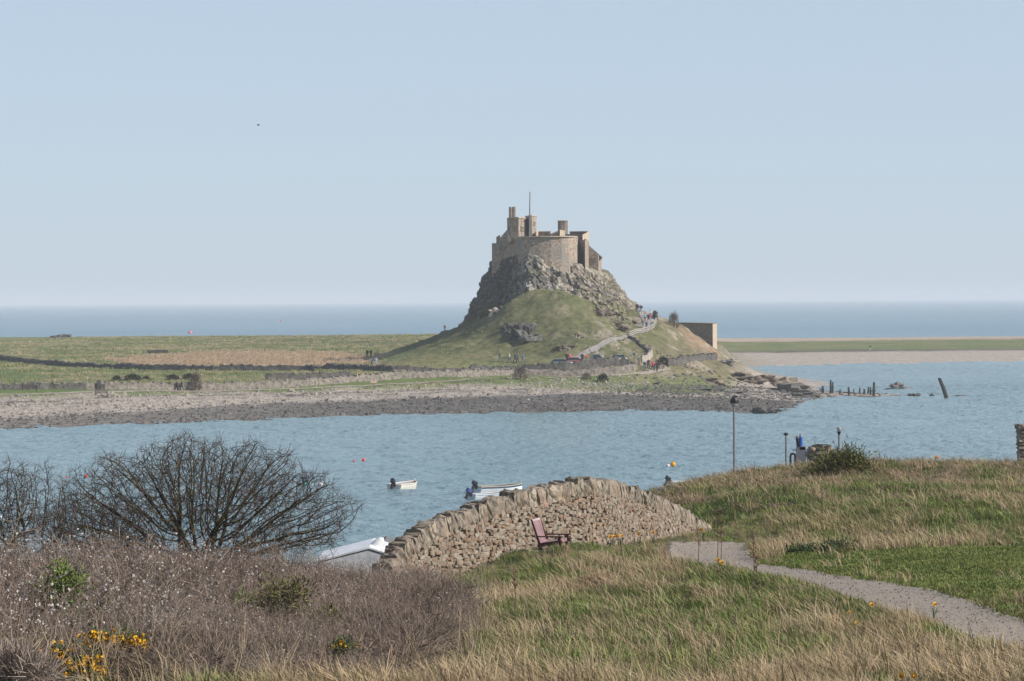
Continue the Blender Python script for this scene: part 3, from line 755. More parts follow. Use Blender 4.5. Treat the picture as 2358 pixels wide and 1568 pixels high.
# rubble lying on the crag
rub = []
while len(rub) < 150:
    t = rng.uniform(0.16, 0.7); k = int(t * W); i = int(rng.uniform(0.18, 0.97) * (NT - 1)); q = flat[i * W + k]
    if q[0] > 2 or rng.uniform() < 0.35: rub.append(q + rng.normal(0, 0.2, 3))
rub = np.array(rub); n = len(rub)
protos = [rock_mesh('rubble_%d' % k, 30 + k, 2, 0.75, 0.6, [rock_pale, rock_brown, rock_pale, rock_dark][k]) for k in range(4)]
s = rng.uniform(0.3, 0.95, n)[:, None] * rng.uniform(0.7, 1.2, (n, 3))
scatter('crag_rubble', rub, rng.uniform(-0.5, 6.3, (n, 3)), s, rng.integers(0, 4, n), protos)

# ---- lime-kiln block below the ramp
ZA = Z(2320, 1120, 5.2275)
def zpt(x, y, d): return P(*ZA(x, y), d)
kiln = empty('kiln_block', zpt(1500, 1100, 722)); tag(kiln, 'big square masonry kiln block with pale corner and grassed top below the castle', 'kiln')
kst = M('kiln_stone', (0.20, 0.18, 0.16), (0.38, 0.34, 0.295), scale=1.3, rough=0.95, bump=0.7, bscale=3, bdist=0.15, world_tex=True, spec=0.1)
def kb(name, pl, y0, y1, mat):
    o = MB().prism([(zpt(a, 800, d).x, d) for a, d in pl], zpt(1500, y1, 712).z, zpt(1500, y0, 712).z).build(name, mat); rel(o, kiln); return o
kb('wall', [(1180, 744), (1845, 712), (1924, 722), (1300, 752)], 506, 1250, kst)
kb('buttress', [(1838, 711.6), (1846, 711.0), (1928, 721.2), (1920, 722.6)], 498, 1250, stone_pale)
kb('string_course', [(1178, 743.6), (1840, 711.3), (1845, 712.1), (1186, 744.6)], 826, 840, stone_pale)
kb('turf_cap', [(1170, 744.4), (1845, 710.8), (1930, 722), (1300, 753)], 486, 505, M('turf_top', (0.16, 0.14, 0.06), (0.26, 0.21, 0.10), scale=2, world_tex=True, bump=0.8, bscale=4, bdist=0.2))

# ================================================================== ON THE ISLAND
def wall_poly(name, pts, h, w, mat, label, bv=onI, step=1.2, jag=0.16, cat='stone wall', d0=460, d1=1250, fixed=None):
    """dry-stone wall along picture points standing on the ground; uneven top, battered sides"""
    g = fixed or [IG(u, v, d0, d1) for u, v in pts]
    pl = []
    for a, b in zip(g[:-1], g[1:]):
        n = max(1, int((b - a).length / step))
        pl += [a + (b - a) * (i / n) for i in range(n)]
    pl.append(g[-1])
    R = []
    for i, p in enumerate(pl):
        t = (pl[min(i + 1, len(pl) - 1)] - pl[max(i - 1, 0)]); t.z = 0; t.normalize(); s = Vector((-t.y, t.x, 0))
        zb = bv(p.x, p.y); hh = h * random.uniform(1 - jag, 1 + jag); j = random.uniform(-0.08, 0.08)
        c = Vector((p.x, p.y, zb))
        R.append([c - s * (w * .5) + Vector((0, 0, -0.4)), c + s * (w * .5) + Vector((0, 0, -0.4)), c + s * (w * .34 + j) + Vector((0, 0, hh * .96)), c + s * (j) + Vector((0, 0, hh * 1.05)), c - s * (w * .34 - j) + Vector((0, 0, hh * 0.95))])
    o = empty(name, pl[len(pl) // 2]); tag(o, label, cat)
    m = MB().loft(R); q = m.build('rubble_wall', mat); rel(q, o)
    # capping stones proud of the top
    cp = MB()
    for i in range(len(pl) - 1):
        if random.random() < 0.8:
            p = (R[i][3] + R[i + 1][3]) / 2
            t = (pl[i + 1] - pl[i]).normalized(); an = math.atan2(t.y, t.x) + random.uniform(-.3, .3)
            cp.box(p + Vector((0, 0, 0.02)), (random.uniform(.4, .8), w * random.uniform(.5, .8), random.uniform(.15, .32)), Matrix.Rotation(an, 3, 'Z') @ Matrix.Rotation(random.uniform(-.2, .2), 3, 'Y'))
    c = cp.build('capping_stones', mat); rel(c, o); c['kind'] = 'stuff'
    return o
dry = M('dry_stone', (0.13, 0.115, 0.10), (0.34, 0.295, 0.25), scale=1.8, rough=0.95, bump=0.8, bscale=4, bdist=0.15, world_tex=True, contrast=(0.36, 0.66), spec=0.1)
dry_dk = M('dark_dry_stone', (0.065, 0.062, 0.06), (0.17, 0.155, 0.14), scale=1.5, rough=0.95, bump=0.8, bscale=4, bdist=0.15, world_tex=True, spec=0.1)
dry_pl = M('pale_dry_stone', (0.30, 0.26, 0.215), (0.50, 0.45, 0.39), scale=1.6, rough=0.95, bump=0.6, bscale=4, bdist=0.1, world_tex=True, spec=0.1)
wall_poly('field_wall', [(-60, 822), (0, 829), (60, 836), (110, 841), (200, 847), (330, 851), (500, 853), (700, 853), (905, 855), (1080, 860)], 0.85, 0.8, dry_dk, 'long dark field wall crossing the green fields left of the crag', step=1.6)
wall_poly('field_wall', [(1082, 860), (1200, 858), (1300, 853), (1380, 845), (1425, 843), (1448, 846)], 1.3, 0.8, dry_dk, 'dark enclosure wall with cars showing above it near the ramp foot')
wall_poly('field_wall', [(-60, 897), (0, 897), (200, 897), (420, 898), (600, 894), (700, 888), (800, 881), (900, 873), (1050, 868), (1200, 864), (1330, 864), (1420, 860), (1455, 855), (1463, 849), (1450, 846)], 1.0, 0.9, dry, 'long grey rubble wall behind the mown strip along the shore', step=1.4)
wall_poly('field_wall', [(612, 874), (700, 874), (812, 872)], 0.95, 0.8, dry_dk, 'short black-looking wall standing alone in the green field')
wall_poly('field_wall', [(1535, 843), (1560, 836), (1600, 829), (1648, 827)], 1.0, 0.8, dry_dk, 'dark wall running down to the rocky point from the walkers')
wall_poly('field_wall', [ZA(200, 770), ZA(420, 945), ZA(560, 1045), ZA(605, 1110)], 0.55, 0.7, dry_dk, 'low dark wall dropping down the grass from the ramp fence')
wall_poly('field_wall', [ZA(640, 1110), ZA(600, 1180), ZA(520, 1210), ZA(440, 1228)], 1.0, 0.7, dry_pl, 'short pale rubble wall at the foot of the dropping wall')
wall_poly('ramp_parapet', [ZA(742, 440), ZA(738, 385), ZA(640, 295), ZA(580, 245), ZA(470, 200)], 0.9, 0.6, dry_dk, 'dark parapet wall edging the top of the castle ramp', d0=650, d1=720)

# ramp up to the castle and shore footpath
ZB = Z(2100, 1300, 5.6143)
def strip(name, pairs, lift, mat, na=6, nl=8, d0=460, d1=1250):
    L_ = [IG(*a, d0, d1) for a, b in pairs]; R_ = [IG(*b, d0, d1) for a, b in pairs]; V = []
    n = 0
    for i in range(len(pairs) - 1):
        for k in range(nl + (i == len(pairs) - 2)):
            f = k / nl; a = L_[i].lerp(L_[i + 1], f); b = R_[i].lerp(R_[i + 1], f); n += 1
            for j in range(na + 1):
                q = a.lerp(b, j / na); V.append((q.x, q.y, max(onI(q.x, q.y), float(island_z(np.array([q.x]), np.array([q.y]))[0]) if False else -9) + lift))
    F = [(i * (na + 1) + j, i * (na + 1) + j + 1, (i + 1) * (na + 1) + j + 1, (i + 1) * (na + 1) + j) for i in range(n - 1) for j in range(na)]
    o = obj(name, V, F, mat, smooth=True); tag(o, kind='structure'); return o
ramp_m = M('ramp_cobbles', (0.24, 0.215, 0.20), (0.36, 0.33, 0.31), scale=2.5, rough=0.95, bump=0.4, bscale=6, bdist=0.05, world_tex=True, spec=0.1)
strip('ramp_path', [(ZB(215, 360), ZB(440, 355)), (ZB(235, 200), ZB(445, 230)), (ZB(480, 85), ZB(620, 150)), (ZB(720, -5), ZB(900, 20)), (ZA(60, 748), ZA(90, 805)), (ZA(200, 690), ZA(215, 750)), (ZA(330, 640), ZA(350, 700)),
                    (ZA(470, 570), ZA(530, 630)), (ZA(490, 500), ZA(690, 520)), (ZA(470, 430), ZA(742, 440)), (ZA(430, 370), ZA(720, 370)), (ZA(395, 300), ZA(600, 270)), (ZA(370, 265), ZA(470, 205))], 0.12, ramp_m, d0=600, d1=720)
foot_m = M('footpath_dirt', (0.27, 0.225, 0.185), (0.38, 0.33, 0.28), scale=2, rough=0.95, world_tex=True, spec=0.1)
strip('footpath', [((-60, 911), (-60, 914.5)), ((150, 903), (150, 906)), ((400, 899.5), (400, 902)), ((620, 896), (620, 898)), ((760, 890), (760, 892.5)), ((900, 884), (900, 886.5)), ((1050, 875), (1050, 878)), ((1180, 869), (1180, 871)),
                   ((1330, 866), (1330, 868)), ((1430, 862), (1430, 865)), ((1480, 857), (1490, 862)), ((1520, 850), (1545, 853))], 0.06, foot_m, na=3, nl=14)

# ---- pale timber fence on the ramp
fence = empty('timber_fence', IG(*ZA(480, 640), 600, 720)); tag(fence, 'weathered pale timber fence with close rails along the outer edge of the ramp', 'fence')
fw = M('weathered_timber', (0.36, 0.325, 0.28), (0.56, 0.52, 0.46), scale=3, rough=0.9, world_tex=True)
fpts = [IG(*ZA(*q), 600, 720) for q in ((205, 745), (350, 705), (480, 672), (560, 650), (640, 610), (700, 560), (742, 470))]
run = []
for a, b in zip(fpts[:-1], fpts[1:]):
    n = max(1, round((b - a).length / 1.3)); run += [a.lerp(b, i / n) for i in range(n)]
run.append(fpts[-1]); run = [Vector((q.x, q.y, onI(q.x, q.y))) for q in run]
for i, q in enumerate(run):
    rel(MB().box(q + Vector((0, 0, 0.5)), (0.20, 0.2, 1.3)).build('post', fw), fence)
    if i:
        a = run[i - 1]
        for hgt in (0.3, 0.62, 0.95):
            rel(MB().tube([a + Vector((0, -0.12, hgt)), q + Vector((0, -0.12, hgt))], 0.075, 4).build('rail', fw), fence)

# ---- people
mat_cache = {}
def paintm(c, rough=0.8):
    k = (tuple(round(q, 3) for q in c), rough)
    if k not in mat_cache: mat_cache[k] = plain('cloth_%d' % len(mat_cache), c, rough, v=0.15, scale=14)
    return mat_cache[k]
def body_mesh(name, stride, armL, armR, bend=0.0, shorts=False):
    """one continuous figure grown from a joint skeleton; 1.75 m, faces -Y"""
    J = {}; E = []
    def j(n, p, r, par=None):
        J[n] = (Vector(p), r); 
        if par: E.append((par, n))
    b = bend
    j('pelvis', (0, 0, 0.96), (0.165, 0.115)); j('waist', (0, -0.02 * b, 1.08), (0.145, 0.105), 'pelvis'); j('chest', (0, -0.16 * b, 1.30), (0.185, 0.125), 'waist')
    j('neckb', (0, -0.24 * b, 1.46), (0.09, 0.075), 'chest'); j('neck', (0, -0.29 * b, 1.52), (0.058, 0.06), 'neckb')
    j('head', (0, -0.33 * b - 0.015, 1.62), (0.082, 0.1), 'neck'); j('crown', (0, -0.36 * b, 1.72), (0.062, 0.075), 'head')
    for s, sd, arm in ((-1, 'l', armL), (1, 'r', armR)):
        st = stride * s
        j('hip' + sd, (0.095 * s, 0.0, 0.88), (0.10, 0.10), 'pelvis'); j('knee' + sd, (0.105 * s, -0.16 * st - 0.02, 0.49), (0.068, 0.07), 'hip' + sd)
        j('ankle' + sd, (0.105 * s, -0.30 * st + 0.02, 0.09), (0.045, 0.048), 'knee' + sd); j('toe' + sd, (0.115 * s, -0.30 * st - 0.15, 0.04), (0.045, 0.035), 'ankle' + sd)
        j('sh' + sd, (0.20 * s, -0.19 * b, 1.40), (0.075, 0.07), 'chest'); el = Vector((0.27 * s, -0.19 * b + arm[0] * 0.5, 1.12 + arm[1] * 0.4)); wr = Vector((0.26 * s, -0.19 * b + arm[0], 0.90 + arm[1]))
        j('el' + sd, el, (0.052, 0.052), 'sh' + sd); j('wr' + sd, wr, (0.038, 0.038), 'el' + sd); j('ha' + sd, wr + (wr - el) * 0.35, (0.042, 0.028), 'wr' + sd)
    names = list(J); me = bpy.data.meshes.new(name)
    me.from_pydata([J[n][0] for n in names], [(names.index(a), names.index(c)) for a, c in E], [])
    o = bpy.data.objects.new(name, me); COL.objects.link(o)
    sk = o.modifiers.new('s', 'SKIN'); sk.use_smooth_shade = True
    for n, sv in zip(names, me.skin_vertices[0].data):
        r = J[n][1]; sv.radius = r; sv.use_root = (n == 'pelvis')
    o.modifiers.new('d', 'SUBSURF').levels = 1
    dg = bpy.context.evaluated_depsgraph_get(); out = bpy.data.meshes.new_from_object(o.evaluated_get(dg)); out.name = name
    bpy.data.objects.remove(o)
    out.materials.clear()
    for k in range(5): out.materials.append(paintm((0.5, 0.5, 0.5)))
    wl, wr_ = J['wrl'][0], J['wrr'][0]
    for p in out.polygons:
        c = p.center
        if c.z > 1.52: p.material_index = 4 if (c.z > 1.69 or (c.y > J['head'][0].y + 0.02 and c.z > 1.57)) else 2
        elif c.z > 0.93 or abs(c.x) > 0.19: p.material_index = 2 if min((c - wl).length, (c - wr_).length) < 0.11 and c.z < 1.25 else 0
        elif c.z < 0.09: p.material_index = 3
        elif shorts and c.z < 0.50: p.material_index = 2
        else: p.material_index = 1
    return out
POSES = [body_mesh('figure_standing', 0.15, (-0.05, 0), (0.03, 0)), body_mesh('figure_walking', 1.0, (-0.22, 0.04), (0.2, 0.05), 0.15), body_mesh('figure_walking_back', -0.8, (0.18, 0.04), (-0.2, 0.05), 0.1),
         body_mesh('figure_stooped', 0.5, (-0.35, 0.02), (-0.3, 0.05), 1.3), body_mesh('figure_in_shorts', 0.6, (-0.15, 0.05), (0.15, 0.05), 0.1, True)]
NAVY = (0.02, 0.025, 0.045); BLACK = (0.018, 0.018, 0.02); BLUE = (0.05, 0.11, 0.25); RED = (0.55, 0.04, 0.06); WHITE = (0.7, 0.7, 0.7); DENIM = (0.10, 0.15, 0.26); TAN = (0.45, 0.36, 0.25); GREY = (0.2, 0.2, 0.21)
PINK = (0.55, 0.12, 0.16); TEAL = (0.05, 0.2, 0.2); SKYB = (0.3, 0.5, 0.7); SKIN = (0.5, 0.31, 0.22); HAIR = (0.05, 0.035, 0.025); PEACH = (0.6, 0.42, 0.32); ORANGE = (0.65, 0.22, 0.05)
def person(uv, pose, top, legs, rz, label, hair=HAIR, hscale=1.0, d=(460, 1250), z=None):
    p = IG(uv[0], uv[1], *d); zz = onI(p.x, p.y) + (z or 0.0)
    o = bpy.data.objects.new('person', POSES[pose]); COL.objects.link(o); o.location = (p.x, p.y, zz); o.rotation_euler = (0, 0, rz); o.scale = (hscale * 1.08, hscale * 1.08, hscale)
    for s, m_ in zip(o.material_slots, (paintm(top), paintm(legs), paintm(SKIN), paintm(BLACK), paintm(hair))):
        s.link = 'OBJECT'; s.material = m_
    tag(o, label, 'person'); return o
Z3 = Z(0, 1220, 2.45625); Z4 = Z(900, 1220, 2.45625); Z5 = Z(1800, 1220, 2.45625)
person(Z3(1628, 600), 1, BLACK, BLACK, 1.6, 'shorter person in black walking the shore path behind a taller one', hscale=0.93)
person(Z3(1672, 603), 1, NAVY, BLACK, 1.6, 'taller person in dark clothes on the shore path leading a shorter one', hair=(0.4, 0.25, 0.15), hscale=1.05)
person(Z4(1172, 303), 0, NAVY, BLACK, 0.2, 'person in navy beside another at the edge of the tan field, hands in pockets')
person(Z4(1207, 303), 0, BLACK, BLACK, -0.2, 'person in black at the tan field edge next to a dark rock')
person(Z4(1212, 390), 3, BLUE, NAVY, 1.2, 'person in blue bending forward on the turf below the tan field', hair=(0.6, 0.25, 0.25))
person(Z4(1255, 382), 0, (0.25, 0.33, 0.42), (0.4, 0.4, 0.4), 0.4, 'person in pale blue beside the one bending forward')
person(Z5(182, 340), 1, NAVY, DENIM, 1.4, 'walker in navy with yellow bag on the turf below the dark outcrop')
person(Z5(272, 342), 2, WHITE, DENIM, -1.3, 'walker in white top and jeans on the turf below the outcrop')
person(Z5(322, 342), 1, (0.06, 0.03, 0.06), NAVY, 1.5, 'walker in dark plum close behind a blue-topped one below the outcrop')
person(Z5(345, 343), 2, BLUE, NAVY, 1.4, 'walker in blue and navy just ahead of a plum-coloured one')
person(Z5(395, 347), 1, DENIM, DENIM, 1.2, 'walker dressed all in denim blue alone on the turf')
person(ZB(146, 355), 0, BLACK, BLACK, 0.1, 'slim person all in black standing at the foot of the ramp', hscale=1.06)
person(ZB(215, 350), 0, PINK, (0.5, 0.45, 0.4), 0.6, 'person in pink top with dark bag at the foot of the ramp')
person(ZB(468, 347), 0, NAVY, BLACK, 0.0, 'broad person in navy standing where the ramp leaves the car park', hscale=1.05)
person(ZB(558, 345), 4, (0.5, 0.09, 0.04), TEAL, 0.5, 'person in red top and teal shorts beside the ramp', hair=(0.6, 0.45, 0.25), hscale=0.97)
person(Z5(1518, 415), 0, (0.03, 0.04, 0.06), DENIM, 0.4, 'walker in charcoal at the near end of the group on the shore path')
person(Z5(1550, 400), 1, (0.03, 0.03, 0.10), NAVY, 0.2, 'walker in dark blue behind the group on the shore path')
person(Z5(1592, 418), 1, RED, BLACK, 0.3, 'walker in a bright red jacket in the middle of the group on the shore path')
person(Z5(1606, 416), 2, (0.3, 0.35, 0.5), DENIM, 0.1, 'walker in pale lilac-blue beside the red jacket on the shore path')
person(Z5(1630, 424), 2, BLACK, NAVY, 0.2, 'walker in black at the front of the group on the shore path', hscale=1.04)
person(Z5(1645, 400), 0, BLACK, BLACK, 0.0, 'walker in black with a dark rucksack at the back of the group', hscale=1.04)
person(Z5(1430, 392), 0, (0.3, 0.2, 0.16), TAN, 0.3, 'person in brown by the gap at the end of the enclosure wall', hscale=0.95)
for q, pose, a, b, rz, lb, hs in [((352, 265), 0, (0.05, 0.03, 0.045), BLACK, 0.2, 'person in plum standing at the very top of the ramp', 1.0), ((385, 270), 2, (0.07, 0.05, 0.05), (0.35, 0.42, 0.5), 0.1, 'person in brown jacket and pale jeans at the top of the ramp', 1.0),
                              ((440, 275), 1, BLACK, (0.35, 0.42, 0.5), 0.0, 'person in black coat and pale jeans coming over the ramp top', 1.0), ((535, 400), 2, PEACH, GREY, 0.1, 'person in a peach top walking down the ramp', 0.9),
                              ((622, 385), 1, WHITE, NAVY, -0.1, 'person in white top and navy trousers walking down the ramp', 0.95), ((512, 455), 1, SKYB, NAVY, 0.0, 'person in sky-blue top lower on the ramp', 0.9),
                              ((582, 470), 4, BLACK, BLACK, 0.1, 'person in black shorts with a pink companion on the ramp', 0.95), ((608, 440), 0, PINK, GREY, 0.1, 'person in pink half hidden by another on the ramp', 0.85),
                              ((548, 600), 0, BLUE, DENIM, 0.0, 'person in blue seen above the ramp fence', 0.9)]:
    person(ZA(*q), pose, a, b, rz, lb, hscale=hs, d=(600, 720), z=0.1)
person(Z(2600, 1180, 1.9016)(1262, 258), 0, NAVY, (0.5, 0.5, 0.5), 0.3, 'lone person standing on the turf of the far shingle spit', d=(900, 1250))
person((1024, 766), 0, ORANGE, WHITE, 0.3, 'lone person in orange and white high on the hill shoulder', hscale=0.75, d=(640, 720))

# ---- cars parked behind the enclosure wall
glass = M('car_glass', (0.02, 0.03, 0.035), rough=0.08, spec=0.6); tyre = plain('tyre', (0.02, 0.02, 0.02), 0.9)
def car(uv, colour, rz, label, hgt=1.5):
    p = IG(*uv); t = empty('parked_car', (p.x, p.y, onI(p.x, p.y)), rz); tag(t, label, 'car', 'cars parked behind the enclosure wall')
    pm = M('car_paint', colour, tuple(q * 1.1 for q in colour), scale=3, rough=0.3, spec=0.5)
    prof = [(-2.0, .35, .62), (-1.98, .3, .9), (-1.1, .25, .97), (-.6, .25, 1.0), (1.2, .25, 1.0), (1.9, .28, .95), (2.02, .35, .7)]
    m_ = MB().loft([[(-.84, yy, z0), (.84, yy, z0), (.86, yy, (z0 + z1) / 2), (.78, yy, z1), (-.78, yy, z1), (-.86, yy, (z0 + z1) / 2)] for yy, z0, z1 in prof]); m_.build('body', pm, t, True)
    g = MB().loft([[(-.76, -1.1, .95), (.76, -1.1, .95), (.76, 1.85, .95), (-.76, 1.85, .95)], [(-.60, -.35, hgt - .05), (.60, -.35, hgt - .05), (.60, 1.35, hgt - .05), (-.60, 1.35, hgt - .05)]]); g.build('glasshouse', glass, t)
    MB().loft([[(-.62, -.38, hgt - .06), (.62, -.38, hgt - .06), (.62, 1.4, hgt - .06), (-.62, 1.4, hgt - .06)], [(-.55, -.2, hgt), (.55, -.2, hgt), (.55, 1.25, hgt), (-.55, 1.25, hgt)]]).build('roof', pm, t)
    for sx in (-1, 1):
        for yy in (-1.25, 1.3):
            MB().tube([(sx * .86, yy, .31), (sx * .66, yy, .31)], .31, 12).build('wheel', tyre, t)
        MB().box((sx * .6, -2.0, .72), (.34, .06, .14)).build('headlight', plain('lamp_lens', (.7, .7, .7), .2), t)
        MB().box((sx * .66, 2.0, .8), (.24, .06, .2)).build('tail_light', plain('tail_lens', (.4, .02, .02), .3), t)
    return t
car(ZB(760, 352), (0.12, 0.24, 0.30), 0.15, 'blue-grey hatchback parked end-on beside the ramp foot', 1.6); car(ZB(1250, 352), (0.35, 0.36, 0.36), 0.3, 'silver-grey car parked further along the enclosure wall')
car(ZB(345, 410), (0.21, 0.085, 0.075), 1.5, 'red car with only its roof showing over the enclosure wall', 1.45); car(ZB(40, 425), (0.14, 0.2, 0.22), 1.5, 'dark teal car nearly hidden behind the enclosure wall', 1.45)

# ---- small furniture
wood_dk = M('dark_wood', (0.05, 0.04, 0.035), (0.12, 0.095, 0.08), scale=5, rough=0.9); wood_gr = M('grey_wood', (0.14, 0.13, 0.11), (0.26, 0.24, 0.2), scale=5, rough=0.9); white_p = plain('white_paint', (0.74, 0.70, 0.64), 0.6)
def bench(uv, rz, mat, label, w=1.6, back=True):
    p = IG(*uv); t = empty('bench', (p.x, p.y, onI(p.x, p.y)), rz); tag(t, label, 'bench')
    MB().box((0, 0, .45), (w, .45, .08)).build('seat', mat, t)
    if back:
        for k in range(3): MB().box((0, .25 + k * .02, .6 + k * .16), (w, .05, .11)).build('back_slat', mat, t)
    for sx in (-1, 1):
        MB().box((sx * (w / 2 - .1), -.16, .2), (.1, .1, .46)).build('leg', mat, t); MB().box((sx * (w / 2 - .1), .24, .42), (.1, .1, .95)).build('leg', mat, t)
        MB().box((sx * (w / 2 - .08), .03, .66), (.1, .5, .06)).build('armrest', mat, t)
    return t
bench(Z3(270, 608), 0.05, wood_dk, 'dark wooden bench against the grey shore wall', 2.3); bench(Z3(935, 650), 3.1, wood_gr, 'grey-green bench facing the water on the mown strip', 2.0); bench(Z3(1130, 588), 0.0, white_p, 'white bench standing against the grey shore wall', 1.9)
p = IG(*Z3(913, 592)); t = empty('stone_post', (p.x, p.y, onI(p.x, p.y))); tag(t, 'tall dark upright stone post beside the grey shore wall', 'post'); MB().prism([(-.32, -.2), (.3, -.24), (.34, .2), (-.28, .22)], -.2, [1.5, 1.62, 1.6, 1.45]).build('shaft', dry_dk, t); MB().prism([(.34, -.1), (.95, -.14), (.9, .2), (.36, .2)], -.2, [.9, .8, .75, .9]).build('side_stone', dry, t)
p = IG(*Z4(1232, 592)); t = empty('information_post', (p.x, p.y, onI(p.x, p.y)), 0.2); tag(t, 'pinkish information board on a leg beside the shore path', 'sign'); MB().box((0, 0, .55), (.16, .16, 1.1)).build('leg', wood_gr, t); MB().box((0, -.03, 1.2), (1.0, .08, .45), Matrix.Rotation(-.5, 3, 'X')).build('board', plain('faded_board', (.42, .27, .22), .7), t); MB().box((.32, 0, .62), (.5, .07, .1)).build('crossbar', wood_gr, t)
p = IG(*ZB(700, 575)); t = empty('litter_bin', (p.x, p.y, onI(p.x, p.y))); tag(t, 'dark slatted litter bin in front of the enclosure wall', 'bin')
for k in range(8): MB().box((.34 * math.cos(k * .785), .34 * math.sin(k * .785), .5), (.09, .24, 1.0), Matrix.Rotation(k * .785, 3, 'Z')).build('slat', wood_dk, t)
MB().tube([(0, 0, 1.0), (0, 0, 1.08)], .38, 10).build('rim', plain('bin_rim', (.08, .1, .09), .5), t)
p = IG(*ZB(375, 578)); t = empty('notice_board', (p.x, p.y, onI(p.x, p.y))); tag(t, 'low red board leaning on the enclosure wall', 'board'); MB().box((0, 0, .5), (1.5, .07, .6), Matrix.Rotation(-.2, 3, 'X')).build('panel', plain('red_board', (.4, .11, .1), .6), t)
for sx in (-1, 1): MB().box((sx * .6, .1, .3), (.08, .08, .7)).build('leg', wood_dk, t)
p = IG(*ZB(610, 575)); t = empty('notice_board', (p.x, p.y, onI(p.x, p.y))); tag(t, 'pale board beside the litter bin', 'board'); MB().box((0, 0, .55), (1.1, .07, .75), Matrix.Rotation(-.2, 3, 'X')).build('panel', plain('pale_board', (.5, .46, .36), .6), t); MB().box((0, .12, .3), (.8, .08, .6)).build('stand', wood_gr, t)
p = IG(*ZB(905, 345)); t = empty('sign_post', (p.x, p.y, onI(p.x, p.y))); tag(t, 'thin post with a white sign between the parked cars', 'sign'); MB().tube([(0, 0, -.2), (0, 0, 1.5)], .09, 6).build('pole', wood_dk, t); MB().box((0, -.08, 1.15), (.3, .04, .55)).build('plate', white_p, t)
p = IG(*ZB(1560, 390)); t = empty('sign_post', (p.x, p.y, onI(p.x, p.y))); tag(t, 'post carrying a small blue sign by the enclosure gap', 'sign'); MB().tube([(0, 0, -.2), (0, 0, 2.2)], .06, 6).build('pole', wood_gr, t); MB().box((0, -.06, 2.05), (.4, .04, .4)).build('plate', plain('blue_sign', (.06, .1, .24), .5), t)
p = IG(*ZB(1670, 390)); t = empty('sign_post', (p.x, p.y, onI(p.x, p.y))); tag(t, 'pale pointed finger post near the pale rubble wall', 'sign'); MB().prism([(-.1, -.1), (.1, -.1), (.1, .1), (-.1, .1)], -.2, 1.3).build('pole', wood_gr, t); MB().loft([[(-.3, 0, .6), (.3, 0, .6), (.3, .06, .6), (-.3, .06, .6)], [(-.05, 0, 1.7), (.05, 0, 1.7), (.05, .06, 1.7), (-.05, .06, 1.7)]]).build('plate', plain('pale_sign', (.5, .52, .5), .6), t)
p = IG(*ZA(595, 1085), 600, 720); t = empty('marker_cross', (p.x, p.y, onI(p.x, p.y))); tag(t, 'thin pale marker post where the dropping wall meets the pale wall', 'post'); MB().tube([(0, 0, -.2), (0, 0, 1.5)], .07, 6).build('pole', wood_gr, t); MB().box((0, 0, 1.0), (.5, .06, .08)).build('arm', wood_gr, t)
p = IG(*Z3(1450, 268), 640, 1150); t = empty('feed_trough', (p.x, p.y, onI(p.x, p.y)), 0.1); tag(t, 'long black feed trough at the corner of the tan field', 'trough')
MB().loft([[(-2.2, -.5, .3), (2.2, -.5, .3), (2.2, .5, .3), (-2.2, .5, .3)], [(-2.4, -.7, 1.0), (2.4, -.7, 1.0), (2.4, .7, 1.0), (-2.4, .7, 1.0)]]).build('tub', dry_dk, t)
for sx in (-1.7, 1.7): MB().box((sx, 0, .1), (.2, .9, .5)).build('leg', wood_dk, t)

# ---- ruined jetty posts, leaning pole, rocks by the water
Z6 = Z(2600, 1180, 1.9016)
wet = M('wet_timber', (0.018, 0.02, 0.018), (0.06, 0.058, 0.05), scale=3, rough=0.7)
def water_pt(u, v): 
    r = ray(u, v); k = -CAM.z / r.z; return CAM + r * k
lab = {2: 'tallest dark post of the ruined jetty, beside a slightly shorter one', 3: 'tall jetty post touching the tallest one', 10: 'stout tall post near the outer end of the ruined jetty', 1: 'jagged broken stump of the ruined jetty closest to the rocks'}
for i, (zx, yb, yt, r) in enumerate([(925, 560, 508, .22), (980, 562, 465, .2), (992, 560, 480, .17), (1045, 564, 535, .18), (1110, 572, 515, .2), (1145, 562, 528, .1), (1185, 563, 520, .15), (1220, 566, 528, .2), (1245, 566, 515, .16), (1265, 572, 515, .17), (1285, 580, 480, .24), (1307, 564, 525, .12)]):
    b = IG(*Z6(zx, yb), 540, 760); b.z = max(b.z, 0.0) - 0.4; d = b.y; tp = P(*Z6(zx, yt), d)
    t = empty('jetty_post', b); tag(t, lab.get(i + 1 if i else 1, 'weathered dark timber post of the ruined jetty on the stony spit'), 'post', 'posts of the ruined jetty')
    L_ = tp.z - b.z; lean = random.uniform(-.12, .12)
    MB().tube([(0, 0, 0), (lean * .5, 0, L_ * .6), (lean, 0, L_)], [r * 1.15, r, r * .75], 7).build('timber', wet, t)
    if i in (4, 10): MB().box((-.3, 0, L_ * .45), (1.4, .16, .2)).build('cross_timber', wet, t)
b = water_pt(*Z6(1812, 592)); tp = P(*Z6(1755, 455), b.y - 1); t = empty('leaning_pole', b); tag(t, 'thick dark pole leaning out of the water beyond the jetty', 'pole')
m_ = MB().tube([Vector((.12, .05, -.9)), (tp - b) * .5, tp - b], [.36, .33, .27], 8); m_.build('timber', wet, t)
MB().ball(tp - b, .3, 8, 5, (1, 1, .5)).build('cap', wet, t)
for i, (zx, zy, w, h, lb) in enumerate([(1450, 532, 4.6, 2.8, 'dark humped rock alone in the water off the jetty'), (1575, 574, 2.0, 1.0, 'small dark rock awash at the outer tip of the stony spit'), (1700, 574, .9, .8, 'tiny rock in the water between the spit and the leaning pole'), (1905, 581, 2.6, .6, 'flat rock just breaking the water beyond the leaning pole')]):
    p = water_pt(*Z6(zx, zy)); boulder('sea_rock', p, (w, w * .8, h), 40 + i, rock_grey, lb, flat=.75)
